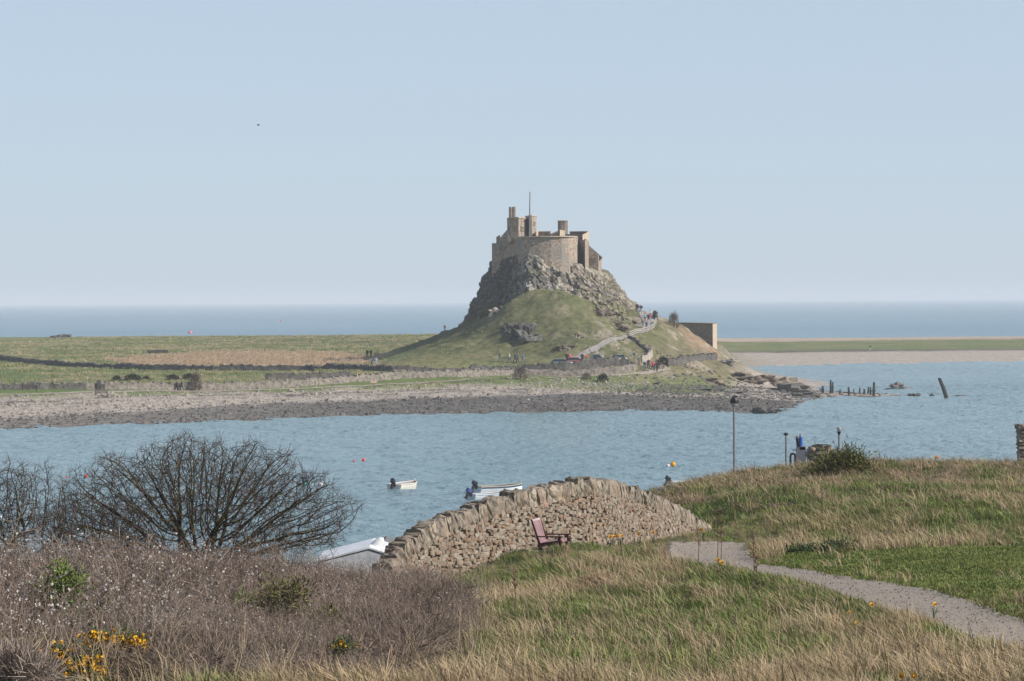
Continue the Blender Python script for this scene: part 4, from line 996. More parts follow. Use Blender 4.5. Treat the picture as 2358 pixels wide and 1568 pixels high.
for i, (zx, zy, w, h, m_, lb) in enumerate([(640, 512, 7.5, 4.4, rock_brown, 'tall brown boulder at the seaward end of the rocky point'), (700, 548, 10.0, 4.0, rock_grey, 'long dark rock slab under the brown boulder on the point'), (800, 585, 5.0, 2.4, rock_grey, 'dark rock trailing from the slab towards the jetty'),
                                            (510, 706, 4.4, 2.8, rock_grey, 'dark boulder at the water edge below the rocky point'), (555, 690, 3.4, 1.8, rock_grey, 'flatter rock beside the dark water-edge boulder'), (420, 470, 6.0, 3.4, rock_brown, 'brown crag on the turf-topped point'),
                                            (220, 345, 3.6, 2.2, rock_grey, 'grey boulder on the grass at the top of the point'), (270, 335, 2.8, 1.6, rock_pale, 'pale boulder beside the grey one at the top of the point'), (130, 480, 6.0, 2.4, rock_brown, 'low brown rock face under the turf of the point'),
                                            (330, 440, 6.5, 2.6, rock_brown, 'brown rock face on the flank of the point'), (300, 560, 6, 1.6, rock_grey, 'dark rock reef across the pale shingle of the point'), (120, 545, 5, 1.5, rock_grey, 'dark rock patch at the inner end of the shingle reef'), (520, 460, 5, 2.6, rock_brown, 'rust-brown rock shoulder above the tall boulder')]):
    p = IG(*Z6(zx, zy), 480, 720); boulder('shore_rock', p, (w, w * .9, h), 60 + i, m_, lb, rz=i * .9, jag=.46)
for i, (zx, zy) in enumerate([(545, 118), (600, 116)]):
    p = IG(*Z3(zx, zy), 800, 1250); boulder('far_rock', p, (5, 4, 3.4), 90 + i, rock_dark, 'dark rock on the skyline of the far field edge', 'rocks on the far field edge')

# ---- low dark bushes on the island
leaf_dk = M('dark_gorse', (0.028, 0.03, 0.018), (0.075, 0.075, 0.04), scale=6, rough=0.9, rnd=.2); leaf_br = M('bare_scrub', (0.10, 0.075, 0.06), (0.20, 0.155, 0.12), scale=6, rough=0.9, rnd=.2)
def puff(name, seed, mat, n=420, up=1.0, twig=.4, w=.09):
    r = np.random.default_rng(seed); V = []; F = []
    for k in range(n):
        a = r.uniform(0, 6.283); q = r.uniform(0, 1) ** .5; h = r.uniform(0.0, 1) ** .8
        rr = math.sqrt(max(0, 1 - h * h)) * q; c = np.array([rr * math.cos(a), rr * math.sin(a), h * up])
        dr = np.array([math.cos(a) * q + r.normal(0, .5), math.sin(a) * q + r.normal(0, .5), .6 + r.normal(0, .4)]); dr /= np.linalg.norm(dr) + 1e-9
        s = np.cross(dr, r.normal(0, 1, 3)); s /= np.linalg.norm(s) + 1e-9; L_ = twig * r.uniform(.5, 1.2); b = len(V)
        V += [c - s * w * .5, c + s * w * .5, c + dr * L_ + s * w * .25, c + dr * L_ - s * w * .25]; F.append((b, b + 1, b + 2, b + 3))
    me = mesh(name, V, F); me.materials.append(mat); return me
pf = [puff('bush_dark', 1, leaf_dk), puff('bush_dark_b', 2, leaf_dk), puff('bush_bare', 3, leaf_br, 520, 1.2, .5, .05)]
stem_m = plain('bush_stem', (.06, .05, .04), .9)
def bush(p, size, k, label, group=None, name='bush'):
    t = empty(name, p); tag(t, label, 'bush', group); o = bpy.data.objects.new('crown', pf[k]); COL.objects.link(o); o.parent = t; o.scale = (size[0] * .55, size[1] * .55, size[2] * .8)
    MB().tube([(0, 0, -.3), (.03, 0, size[2] * .5)], [.09, .05], 5).build('stem', stem_m, t); return t
for i, (zx, zy, w, h, lb) in enumerate([(1075, 512, 2.0, 1.2, 'low dark gorse mound closest to the white bench'), (1222, 508, 3.3, 1.4, 'widest low dark gorse mound in the row behind the shore wall'), (1345, 508, 1.8, 1.0, 'small dark gorse mound right after the widest one'), (1590, 503, 2.6, 1.2, 'low dark gorse mound above the two shore walkers'), (1735, 498, 2.6, 1.3, 'low dark gorse mound beside the brown bush')]):
    p = IG(*Z3(zx, zy)); bush(Vector((p.x, p.y, onI(p.x, p.y) - .15)), (w * .8, w * .7, h * .9), i % 2, lb, 'dark gorse mounds behind the shore wall')
for uv, w, h, k, lb, dd in [(Z3(1800, 606), 1.7, 2.6, 2, 'brown twiggy bush by the shore wall near the two walkers', (460, 900)), (Z5(370, 500), 2.2, 2.1, 2, 'purplish bare bush on the shore bank below the grey wall', (460, 900)), (ZA(1080, 575), 1.9, 2.7, 2, 'tall round brown bush at the ridge end beside the kiln block', (640, 720)), (ZA(770, 350), 1.0, 1.3, 2, 'small brown shrub on the ridge beyond the ramp parapet', (640, 720)), (ZA(540, 240), 1.3, 1.2, 0, 'dark shrub behind the parapet at the ramp top', (640, 720)),
                            (Z5(1130, 520), 2.0, 1.6, 0, 'dark scrub clump on the shore bank under the enclosure', (460, 900)), (Z5(980, 500), 1.6, 1.2, 2, 'brown scrub clump on the shore bank beside the dark one', (460, 900)), (ZA(860, 1290), 2.0, 1.5, 0, 'dark bush just beyond the group on the shore path', (460, 720))]:
    p = IG(*uv, *dd); bush(Vector((p.x, p.y, onI(p.x, p.y) - .1)), (w, w, h), k, lb)

# ---- shingle and turf cover
def sample_island(n, test, lo, hi, x0, x1):
    out = []
    while len(out) < n:
        yy = rng.uniform(lo, hi, 4000); xx = rng.uniform(x0, x1, 4000)
        k = (np.abs(xx) < yy * 0.16) & test(xx, yy)
        out += list(zip(xx[k], yy[k]))
    out = np.array(out[:n]); return out
def coast_sd(xx, yy): return segdist(xx, yy, COAST) * np.where(inpoly(xx, yy, COAST), 1, -1)
q = sample_island(9000, lambda a, b: (coast_sd(a, b) > 0) & (coast_sd(a, b) < 47), 475, 660, -95, 70)
zz = IZ(q[:, 0], q[:, 1]); n = len(q); s = (rng.uniform(.25, .6, n) * np.where(rng.uniform(size=n) < .06, 1.9, 1))[:, None] * rng.uniform(.7, 1.2, (n, 3))
sdq = coast_sd(q[:, 0], q[:, 1]); dk = sdq < np.interp(q[:, 0], [-70, -20, 10, 40], [17, 25, 31, 36]) + rng.normal(0, 3, n)
protos = [rock_mesh('shingle_%d' % k, 110 + k, 1, .6, .5, [rock_pale, rock_pale, rock_grey, rock_grey][k]) for k in range(4)]
scatter('beach_stones', np.column_stack([q, zz]), rng.uniform(0, 6.28, (n, 3)) * [.1, .1, 1], s, np.where(dk, 2, 0) + rng.integers(0, 2, n), protos)

def tuft(name, mat, seed, n=14, h=.5, spread=.16, w=.014, lean=(-.25, .05), var=.35, curve=.3, rigid=False):
    r = np.random.default_rng(seed); V = []; F = []
    for k in range(n):
        a = r.uniform(0, 6.283); b = np.array([math.cos(a), math.sin(a), 0]) * spread * r.uniform(0, 1) ** .5
        hh = h * r.uniform(1 - var, 1 + var); out = np.array([math.cos(a) * r.uniform(0, .4) + lean[0] + r.normal(0, .12), math.sin(a) * r.uniform(0, .4) + lean[1] + r.normal(0, .12), 0])
        fa = r.uniform(0, 3.1416); sd_ = np.array([math.cos(fa), math.sin(fa), 0]) * w * .5
        p1 = b + out * hh * .35 + np.array([0, 0, hh * .55]); p2 = b + out * hh * (.9 + curve) + np.array([0, 0, hh * (.97 - .3 * np.linalg.norm(out))]); i = len(V)
        b = b - np.array([0, 0, .05])
        V += [b - sd_, b + sd_, p1 + sd_ * .9, p1 - sd_ * .9, p2 + sd_ * .25, p2 - sd_ * .25]; F += [(i, i + 1, i + 2, i + 3), (i + 3, i + 2, i + 4, i + 5)]
    me = mesh(name, V, F); me.materials.append(mat); return me
ig_green = M('meadow_green', (0.16, 0.19, 0.075), (0.25, 0.26, 0.115), scale=3, rough=.9, rnd=.25, spec=.1); ig_tan = M('meadow_straw', (0.36, 0.30, 0.18), (0.50, 0.42, 0.26), scale=3, rough=.9, rnd=.2, spec=.1); ig_reed = M('reed_straw', (0.45, 0.34, 0.23), (0.60, 0.47, 0.33), scale=3, rough=.9, rnd=.15, spec=.1)
protos = [tuft('meadow_%d' % k, [ig_green, ig_green, ig_tan, ig_reed][k], 200 + k, 26, [.30, .4, .42, .8][k], .7, .09, (-.1, 0)) for k in range(4)]
q = sample_island(15000, lambda a, b: (coast_sd(a, b) > 46), 520, 1150, -140, 60)
reed = inpoly(q[:, 0], q[:, 1], REED); nq = fbm(q[:, 0] / 9, q[:, 1] / 14, 41, 4); n = len(q)
lawn = inpoly(q[:, 0], q[:, 1], LAWN) & (rng.uniform(size=n) < .93)
clear = np.hypot(q[:, 0] - 10, q[:, 1] - 700) < 26
idx = np.where(reed, 3, np.where(nq + rng.normal(0, .07, n) > .53, 2, rng.integers(0, 2, n)))
hl = np.maximum(0, island_z(q[:, 0], q[:, 1]) - island_z(q[:, 0], q[:, 1], False)) > .5; idx = np.where(hl & (idx == 2), 1, idx); keep = ~lawn & ~clear
s = rng.uniform(.6, 1.3, (n, 1)) * np.ones((1, 3)) * np.where(hl, .6, np.where(idx == 3, .6, .75))[:, None]
scatter('meadow_grass', np.column_stack([q, IZ(q[:, 0], q[:, 1])])[keep], (rng.uniform(0, .8, (n, 3)) * [0, 0, 1])[keep], s[keep], idx[keep], protos)

# ================================================================== NEAR SHORE
# ---- rubble wall with upright coping stones
wt = [P(u_, v_, d_ + 6) for u_, v_, d_ in [(880, 1312, 97.3), (905, 1272, 98), (935, 1243, 98.8), (985, 1212, 100), (1040, 1186, 101.3), (1095, 1167, 102.6), (1150, 1150, 103.8), (1210, 1134, 105), (1270, 1122, 106.3), (1320, 1112, 107.4), (1355, 1107, 108.3), (1400, 1116, 110),
                      (1450, 1131, 112.5), (1500, 1150, 115.5), (1550, 1174, 119), (1590, 1196, 122.5), (1620, 1217, 125.5), (1645, 1241, 128.5), (1660, 1262, 131)]]
def along(pts, step):
    out = [pts[0]]; acc = 0
    for a, b in zip(pts[:-1], pts[1:]):
        L_ = (b - a).length; d = step - acc
        while d <= L_: out.append(a.lerp(b, d / L_)); d += step
        acc = (acc + L_) % step
    return out
line = along(wt, 0.25)
swall = empty('rubble_garden_wall', Vector((line[len(line) // 2].x, line[len(line) // 2].y, 9.5))); tag(swall, 'old sandstone rubble wall with upright coping stones arching over the slope behind the bench', 'stone wall')
def frame_at(i, pts=None):
    pts = pts or line
    t = pts[min(i + 1, len(pts) - 1)] - pts[max(i - 1, 0)]; sl = t.z; t = Vector((t.x, t.y, 0)); L_ = t.length; t.normalize()
    n = Vector((t.y, -t.x, 0))
    return t, n, sl / L_
mortar = M('wall_mortar', (0.15, 0.12, 0.092), (0.30, 0.245, 0.19), scale=9, rough=.95, bump=.8, bscale=18, bdist=.05, world_tex=True, spec=.1)
R = []
for i, p in enumerate(line):
    t, n, s = frame_at(i); g = fore_z(np.array([p.x]), np.array([p.y]))[0]; g = min(g, p.z - .6)
    zt = p.z - .38
    R.append([p + n * .26 + Vector((0, 0, g - .5 - p.z)), p - n * .26 + Vector((0, 0, g - .5 - p.z)), p - n * .2 + Vector((0, 0, zt - p.z)), p + n * .2 + Vector((0, 0, zt - p.z))])
rel(MB().loft(R).build('wall_core', mortar), swall)
def slab_mesh(name, seed, mat):
    bm = bmesh.new(); bmesh.ops.create_cube(bm, size=1); bmesh.ops.subdivide_edges(bm, edges=bm.edges[:], cuts=2, use_grid_fill=True)
    o = Vector((seed * 2.7, seed, 5.1))
    for v in bm.verts:
        c = v.co.copy(); r = c.length; k = .88 + .12 * (.62 / max(r, .1)); v.co = c * k
        if c.z > 0: v.co.y *= 1 - .55 * max(0, c.z) ** 2
        v.co += Vector((mn.noise(c * 1.7 + o), mn.noise(c * 1.7 + o * 2), mn.noise(c * 1.9 - o))) * .17
    me = bpy.data.meshes.new(name); bm.to_mesh(me); bm.free(); me.materials.append(mat); return me
sand = [M('coping_buff', (0.20, 0.165, 0.13), (0.44, 0.375, 0.30), c3=(0.12, 0.105, 0.09), scale=5, rough=.95, bump=.8, bscale=9, bdist=.06, rnd=.18, spec=.1, contrast=(.3, .68), wscale=.5), M('coping_pink', (0.25, 0.185, 0.14), (0.43, 0.34, 0.265), c3=(.31, .27, .22), scale=4, rough=.95, bump=.8, bscale=9, bdist=.06, rnd=.18, spec=.1, wscale=.6),
        M('coping_lichen', (0.085, 0.078, 0.068), (0.30, 0.245, 0.18), c3=(.42, .36, .28), scale=4.5, rough=.95, bump=.8, bscale=9, bdist=.06, rnd=.2, spec=.1, wscale=.5)]
cop = [slab_mesh('coping_slab_%d' % k, k + 1, sand[k % 3]) for k in range(9)]
i = 0.0; n_c = 0
while i < len(line) - 3:
    th = random.choice([.16, .22, .3, .38, .5]) * random.uniform(.85, 1.15) if i < 60 else random.uniform(.16, .36)
    c = i + th / .25 / 2; k = int(c); p = line[k].lerp(line[min(k + 1, len(line) - 1)], c - k); t, n, s = frame_at(k)
    o = bpy.data.objects.new('coping_stone', random.choice(cop + cop[2::3] if i > 62 else cop[:2] + cop[3:5] + cop[6:8] + cop[2::3])); COL.objects.link(o)
    hh = random.uniform(.44, .58); o.scale = (th * 1.08, random.uniform(.52, .64), hh)
    an = math.atan2(t.y, t.x); o.location = p + Vector((0, 0, hh * .5 - .42 + random.uniform(-.03, .03)))
    o.rotation_euler = (random.uniform(-.12, .12), -math.atan(s) * .6 + random.uniform(-.32, .16), an + random.uniform(-.2, .2)); rel(o, swall)
    i += th / .25; n_c += 1
# face stones: the 300 largest are parts, the rest one mesh
fstone = [M('rubble_buff', (0.20, 0.16, 0.122), (0.36, 0.295, 0.228), scale=6, rough=.95, bump=.5, bscale=14, bdist=.03, rnd=.2, spec=.1), M('rubble_pale', (0.28, 0.235, 0.19), (0.40, 0.345, 0.28), scale=6, rough=.95, bump=.5, bscale=14, bdist=.03, rnd=.2, spec=.1), M('rubble_rust', (0.22, 0.15, 0.105), (0.345, 0.25, 0.18), scale=6, rough=.95, bump=.5, bscale=14, bdist=.03, rnd=.25, spec=.1)]
fm = [slab_mesh('face_stone_%d' % k, 20 + k, fstone[k % 3]) for k in range(6)]
stones = []
for i in range(0, (len(line) - 1) * 19 // 10):
    ii = i / 1.9; p = line[int(ii)].lerp(line[int(ii) + 1], ii - int(ii)); t, n, s = frame_at(int(ii)); g = float(fore_z(np.array([p.x]), np.array([p.y]))[0]); z = p.z - .40
    while z > max(g - .1, p.z - 2.1):
        h_ = random.uniform(.06, .125); w_ = random.uniform(.09, .24)
        c = p + t * random.uniform(-.1, .1) + n * .235; c.z = z - h_ / 2 + random.uniform(-.04, .04); z -= h_ + .012
        if random.random() < 0.88: stones.append((w_ * h_, c, w_, h_, math.atan2(t.y, t.x), random.randrange(6)))
stones.sort(key=lambda q: -q[0])
bulk = [[], [], []]; 
for k, (ar, c, w_, h_, an, kind) in enumerate(stones):
    sc = (w_ * 1.1, random.uniform(.10, .17), h_ * 1.1); rot = (random.uniform(-.1, .1), random.uniform(-.2, .2), an + random.uniform(-.12, .12))
    if k < 300:
        o = bpy.data.objects.new('stone', fm[kind]); COL.objects.link(o); o.scale = sc; o.rotation_euler = rot; o.location = c; rel(o, swall)
    else: bulk[kind % 3].append((c, sc, rot))
tmp = bpy.data.meshes.new('tmp'); bmm = bmesh.new(); bmesh.ops.create_cube(bmm, size=.9); bmesh.ops.bevel(bmm, geom=bmm.edges[:], offset=.12, segments=1, affect='EDGES'); bmm.to_mesh(tmp); bmm.free()
bx_v = np.array([v.co[:] for v in tmp.vertices]); bx_f = [tuple(p.vertices) for p in tmp.polygons]
m_ = MB(); mi = []
from mathutils import Euler
for kk in range(3):
    for c, sc, rot in bulk[kk]:
        E_ = Euler(rot).to_matrix(); m_.add([E_ @ Vector((v[0] * sc[0] * 1.15, v[1] * sc[1] * 1.15, v[2] * sc[2] * 1.15)) + c for v in bx_v], bx_f); mi += [kk] * len(bx_f)
o = m_.build('small_stones', fstone); rel(o, swall); o['kind'] = 'stuff'
o.data.polygons.foreach_set('material_index', np.array(mi, np.int32))

# ---- wooden bench seat in front of the wall
ZK = Z(1960, 1920, 9.8)
red_w = M('faded_red_wood', (0.22, 0.125, 0.13), (0.36, 0.235, 0.245), scale=4, stretch=(1, 1, .25), rough=.6, bump=.2, bscale=20, bdist=.005); red_pale = M('sunbleached_red_wood', (0.40, 0.30, 0.31), (0.55, 0.45, 0.46), scale=4, rough=.55); red_dk = M('dark_red_wood', (0.055, 0.018, 0.018), (0.12, 0.04, 0.04), scale=6, rough=.7)
p = SEAT; seat = empty('garden_seat', Vector((p.x + .22, p.y, onF(p.x, p.y) - .12)), -0.22); seat.scale = (.86, .86, .86); tag(seat, 'maroon wooden garden seat with tall slatted back and long flat arms before the stone wall', 'seat')
# local: +X is the way it faces, Y across
W2 = .62
for k in range(6): MB().box((-.47, -W2 + .11 + k * .204, .72), (.03, .185, .78), Matrix.Rotation(-.27, 3, 'Y')).build('back_slat', red_w, seat)
MB().box((-.58, 0, 1.06), (.05, 1.3, .20), Matrix.Rotation(-.27, 3, 'Y')).build('top_rail', red_pale, seat)
MB().box((-.33, 0, .36), (.05, 1.2, .1), Matrix.Rotation(-.27, 3, 'Y')).build('back_rail', red_w, seat)
for k in range(5): MB().box((-.24 + k * .135, 0, .36 + k * .022), (.12, 1.2, .03), Matrix.Rotation(-.16, 3, 'Y')).build('seat_slat', red_w, seat)
for sy in (-1, 1):
    MB().box((.02, sy * (W2 + .04), .585), (.92, .13, .04)).build('armrest', red_dk, seat)
    MB().box((.36, sy * (W2 + .03), .28), (.11, .06, .58)).build('leg', red_dk, seat)
    MB().tube([(-.22, sy * (W2 + .03), -.02), (-.40, sy * (W2 + .03), .55), (-.60, sy * (W2 + .03), 1.15)], [.05, .045, .04], 4).build('leg', red_dk, seat)
    MB().box((.04, sy * (W2 + .02), .34), (.86, .04, .12), Matrix.Rotation(-.16, 3, 'Y')).build('side_rail', red_dk, seat)
MB().box((.34, 0, .42), (.05, 1.2, .12)).build('front_rail', red_w, seat)
p = SEAT; pad = obj('paving_pad', *(lambda b: (b.v, b.f))(MB().box((p.x + .3, p.y - .1, onF(p.x, p.y) - .07), (1.3, 1.7, .1), Matrix.Rotation(-.22, 3, 'Z'))), M('pink_paving', (.34, .23, .2), (.46, .34, .3), scale=4, rough=.9)); tag(pad, kind='structure')

# ---- lamp posts and harbour gear beyond the crest
galv = plain('galvanised', (0.20, 0.21, 0.215), .5, .3); blk_m = plain('black_metal', (.02, .02, .022), .5); lamp_w = plain('lamp_glass', (.35, .33, .3), .3)
def lamp(u, vt, d, kind, label):
    tp = P(u, vt, d); zb = onF(tp.x, tp.y); t = empty('lamp_post', (tp.x, tp.y, zb - .1)); tag(t, label, 'lamp post'); h_ = tp.z - zb + .1
    MB().tube([(0, 0, 0), (0, 0, 1.2), (0, 0, h_ - .3)], [.11, .075, .06], 8).build('pole', galv, t)
    if kind == 0:
        MB().loft([[(a * .25 * math.cos(k), a * .22 * math.sin(k), z) for k in np.linspace(0, 5.6, 9)] for a, z in ((.2, h_ - .62), (.75, h_ - .5), (.95, h_ - .36))]).build('bowl', lamp_w, t)
        MB().loft([[(a * .27 * math.cos(k) + .03, a * .24 * math.sin(k), z) for k in np.linspace(0, 5.6, 9)] for a, z in ((1.0, h_ - .355), (1.0, h_ - .2), (.6, h_ - .02), (.2, h_ + .04))]).build('hood', blk_m, t)
        MB().box((.12, 0, h_ + .03), (.16, .14, .1)).build('photocell', blk_m, t)
    elif kind == 1:
        MB().loft([[(a * .17 * math.cos(k), a * .17 * math.sin(k), z) for k in np.linspace(0, 5.6, 9)] for a, z in ((.4, h_ - .2), (1, h_ - .12), (.9, h_ - .06), (.2, h_)) ]).build('hood', blk_m, t); MB().tube([(0, 0, h_ - .32), (0, 0, h_ - .2)], [.06, .07], 8).build('lens', lamp_w, t)
    else:
        MB().ball((0, 0, h_ - .14), .14, 10, 7, (1, 1, 1.05)).build('globe', lamp_w, t); MB().tube([(0, 0, h_ - .52), (0, 0, h_ - .3)], [.07, .14], 8).build('collar', blk_m, t)
    return t
lamp(1690, 914, 215, 0, 'tallest lamp post with a dark hooded bowl, standing by itself at the slope end'); lamp(1810, 996, 230, 1, 'short lamp post with a flat cap beside the blue hoist'); lamp(1932, 982, 225, 2, 'lamp post with a round globe beside the olive bush')
Z8 = Z(2680, 1440, 3.684375)
# blue hoist
b = P(*Z8(1190, 1060), 224); zb = onF(b.x, b.y); t = empty('harbour_hoist', (b.x, b.y, zb)); tag(t, 'grey hoist post with a bright blue cylinder on top at the harbour edge', 'hoist')
def hz(y): return P(*Z8(1190, y), 224).z - zb
s_ = lambda px: px / 3.684375 / 1.6285 / (8290 / 224)
MB().prism([(-.28, -.2), (.28, -.2), (.28, .2), (-.28, .2)], -.2, hz(870)).build('post', plain('hoist_grey', (.16, .16, .17), .6), t)
MB().box((s_(20), 0, hz(885)), (s_(80), .4, s_(45))).build('gearbox', plain('hoist_brown', (.15, .12, .1), .7), t)
MB().tube([(0, 0, hz(865)), (0, 0, hz(735)), (0, 0, hz(722))], [s_(26), s_(26), s_(20)], 12).build('blue_cylinder', plain('hoist_blue', (.02, .10, .42), .45), t)
MB().tube([(0, 0, hz(722)), (0, 0, hz(690))], [.1, .07], 6).build('cap', plain('cap_grey', (.3, .3, .28), .5), t)
MB().tube([(-s_(35), 0, hz(915)), (-s_(38), 0, hz(800)), (-s_(60), 0, hz(720))], [.09, .12, .07], 6).build('jib', blk_m, t); MB().box((-s_(68), 0, hz(730)), (.14, .12, s_(35))).build('pulley', plain('pulley_cream', (.5, .46, .36), .6), t)
MB().tube([(-s_(120), 0, hz(912)), (0, 0, hz(908))], .035, 5).build('arm', galv, t)
# hoop
b = P(*Z8(1080, 1050), 222); zb = onF(b.x, b.y); t = empty('ladder_hoop', (b.x, b.y, zb)); tag(t, 'dark arched handrail of a harbour ladder beside the hoist', 'handrail')
zt = P(*Z8(1080, 962), 222).z - zb; w_ = s_(32)
MB().tube([(-w_, 0, -.1), (-w_, 0, zt - w_)] + [(-w_ * math.cos(a), 0, zt - w_ + w_ * math.sin(a)) for a in (.5, 1.0, 1.57, 2.14, 2.64)] + [(w_, 0, zt - w_), (w_, 0, -.1)], .07, 6).build('rail', blk_m, t)
for dx, nm in ((1255, 'pale rail standing between the hoist and the stone ruin'), (1285, 'second pale rail beside the stone ruin')):
    b = P(*Z8(dx, 1040), 222); zb = onF(b.x, b.y); t = empty('mooring_rail', (b.x, b.y, zb)); tag(t, nm, 'rail'); zt = P(*Z8(dx, 905), 222).z - zb
    MB().tube([(0, 0, -.1), (0, 0, zt)], .05, 6).build('upright', galv, t); MB().tube([(0, 0, zt), (.5, .1, zt + .15)], .05, 5).build('top_bar', galv, t)
# ruin of dark stone
b = P(*Z8(1450, 1040), 219); zb = onF(b.x, b.y); ruin = empty('stone_ruin', (b.x, b.y, zb)); tag(ruin, 'lump of dark ruined masonry standing at the harbour edge behind the crest', 'ruin')
for k, (dx, dy, w_, h_) in enumerate([(1345, 900, 90, 70), (1430, 880, 110, 80), (1520, 890, 100, 80), (1580, 930, 90, 80), (1370, 970, 90, 90), (1450, 980, 110, 120), (1540, 980, 110, 120), (1600, 1010, 80, 100), (1400, 1050, 130, 110), (1510, 1060, 130, 120), (1590, 1075, 90, 110), (1450, 1150, 200, 140), (1560, 1160, 140, 140), (1430, 850, 50, 40), (1500, 860, 60, 50)]):
    c = P(*Z8(dx, dy), 219) - Vector((b.x, b.y, zb)); o = link('stone', rock_mesh('ruin_stone', 140 + k, 2, 1, .35, None), rock_grey if k % 3 else rock_brown, ruin); o.location = c + Vector((0, random.uniform(-.2, .2), 0)); o.scale = (s_(w_) * 1.35, 1.3, s_(h_) * 1.35); o.rotation_euler = (0, 0, k)
# square stone pillar by the frame edge
b = P(2372, 1062, 176); zb = onF(b.x, b.y); pil = empty('stone_pillar', (b.x, b.y, zb)); tag(pil, 'tall rough stone pillar rising from the crest of the grass bank', 'pillar')
zt = P(2372, 982, 176).z - zb; z = -.3; k = 0
while z < zt:
    h_ = random.uniform(.16, .26); w_ = .66 if z < zt - .3 else .74
    for dx in (-.5, .5):
        o = link('stone', slab_mesh('pillar_stone', 300 + k, (sand + fstone)[k % 5]), None, pil); o.location = (dx * w_ * .98 * (1 if k % 2 else .9) * .9, 0, z + h_ / 2); o.scale = (w_ * 1.0, 1.2, h_ * 1.12); o.rotation_euler = (0, 0, random.uniform(-.06, .06)); k += 1
    z += h_
p = P(*Z6(2050, 1020), 171); boulder('crest_stone', Vector((p.x, p.y, onF(p.x, p.y) + .1)), (1.3, .9, .8), 77, rock_brown, 'brown stone lying on the crest of the grass bank near the pillar')
# curved rail and quay stones at the slope end
b = P(1690 - 1690 + (2680 + 45 / 3.684) / 1.6285, 1078, 168); zb = onF(b.x, b.y)
t = empty('ring_rail', (b.x, b.y, zb)); tag(t, 'small rusty hoop on the edge of the slope below the tallest lamp', 'hoop'); MB().tube([(.42 * math.cos(a) , 0, .25 + .42 * math.sin(a)) for a in np.linspace(-.6, 3.7, 12)], .03, 5).build('hoop', blk_m, t); MB().tube([(0, 0, -.2), (0, 0, .25)], .03, 5).build('stake', blk_m, t)
for k, u in enumerate(np.linspace(1528, 1660, 12)):
    v = np.interp(u, [1528, 1600, 1660], [1131, 1104, 1079]); d = np.interp(u, [1528, 1600, 1660], [153, 161, 166]); p = P(u, v, d)
    boulder('edge_stone', Vector((p.x, p.y + .8, onF(p.x, p.y + .8) + .05)), (random.uniform(.5, .9), .6, random.uniform(.35, .6)), 160 + k, rock_grey, 'dark kerb stone along the seaward edge of the dry grass slope', 'dark kerb stones on the slope edge', rz=k)

# ---- boats
def boat(p, heading, L_, B_, hull_c, in_c, trim_c, label, eng_c=(.02, .025, .035), eng=True, band=None):
    t = empty('open_boat', Vector((p.x, p.y, .02)), heading); tag(t, label, 'boat', 'small boats moored in the channel')
    hm = plain('hull_paint', hull_c, .35); im = plain('boat_inside', in_c, .7); tm = plain('gunwale_paint', trim_c, .5)
    out = []; inn = []; N_ = 12
    for i in range(N_ + 1):
        f = i / N_; y = -L_ / 2 + L_ * f; w = B_ / 2 * (0.82 + .18 * math.sin(min(1, f * 2) * 1.57)) * (1 - max(0, (f - .45) / .55) ** 2.3) + .02
        sh = .50 + .10 * (1 - f) * .3 + .34 * max(0, f - .35) ** 1.6; kz = -.22 + .35 * max(0, f - .7) ** 1.5
        out.append([(-w, y, sh), (-w * .94, y, sh * .55), (-w * .78, y, .0), (-w * .3, y, kz), (w * .3, y, kz), (w * .78, y, 0), (w * .94, y, sh * .55), (w, y, sh)])
        wi = max(w - .07, .01); inn.append([(-wi, y + (.06 if i == 0 else -.04 if i == N_ else 0), sh + .0), (-wi * .8, y, .14), (wi * .8, y, .14), (wi, y + (.06 if i == 0 else -.04 if i == N_ else 0), sh + .0)])
    m_ = MB(); m_.loft(out, closed=False, cap=False); m_.f.append(tuple(range(8))[::-1]); m_.build('hull', hm, t)
    mi_ = MB(); mi_.loft(inn, closed=False, cap=False); mi_.f = [q[::-1] for q in mi_.f]; mi_.f.append((0, 1, 2, 3)); mi_.build('inside', im, t)
    g = MB(); ring_ = [Vector(r[0]) for r in out] + [Vector(r[7]) for r in out[::-1]]
    g.tube(ring_ + [ring_[0]], .05, 5, False).build('gunwale', tm, t)
    if band:
        bm_ = MB()
        for sgn in (0, 7):
            e = 1 if sgn else -1
            bm_.loft([[(r[sgn][0] + e * .012, r[sgn][1], r[sgn][2] - .03), (r[sgn][0] * .97 + e * .016, r[sgn][1], r[sgn][2] * .72)] for r in out], closed=False, cap=False)
        bm_.build('hull_band', plain('band_paint', band, .4), t)
    for f in (.28, .55): 
        y = -L_ / 2 + L_ * f; MB().box((0, y, .38), (B_ * .86, .22, .04)).build('thwart', tm, t)
    if eng:
        ey = -L_ / 2 - .08; e_ = plain('engine_cover', eng_c, .35)
        R_ = Matrix.Rotation(-.5, 3, 'X')
        o = MB().box((0, ey - .12, .86), (.34, .5, .38), R_).build('outboard_engine', e_, t); bv = o.modifiers.new('b', 'BEVEL'); bv.width = .07; bv.segments = 2
        MB().box((0, ey - .28, .52), (.16, .2, .6), R_).build('engine_leg', blk_m, o); MB().box((0, ey - .45, .22), (.12, .34, .1), R_).build('propeller', blk_m, o); MB().box((0, ey + .08, .5), (.3, .16, .3)).build('bracket', blk_m, o)
    MB().tube([(0, L_ / 2 - .1, .62), (0, L_ / 2 - .06, .86)], .04, 5).build('stem_post', tm, t)
    return t
boat(water_pt(932, 1127), -.42, 4.4, 1.75, (.74, .70, .62), (.30, .29, .30), (.72, .66, .58), 'cream open boat with dark outboard moored clear of the stone wall')
boat(water_pt(1150, 1133), -.95, 4.9, 1.8, (.72, .73, .74), (.03, .07, .14), (.45, .38, .26), 'white and navy boat with pointed bow moored beyond the wall', band=(.03, .07, .16))
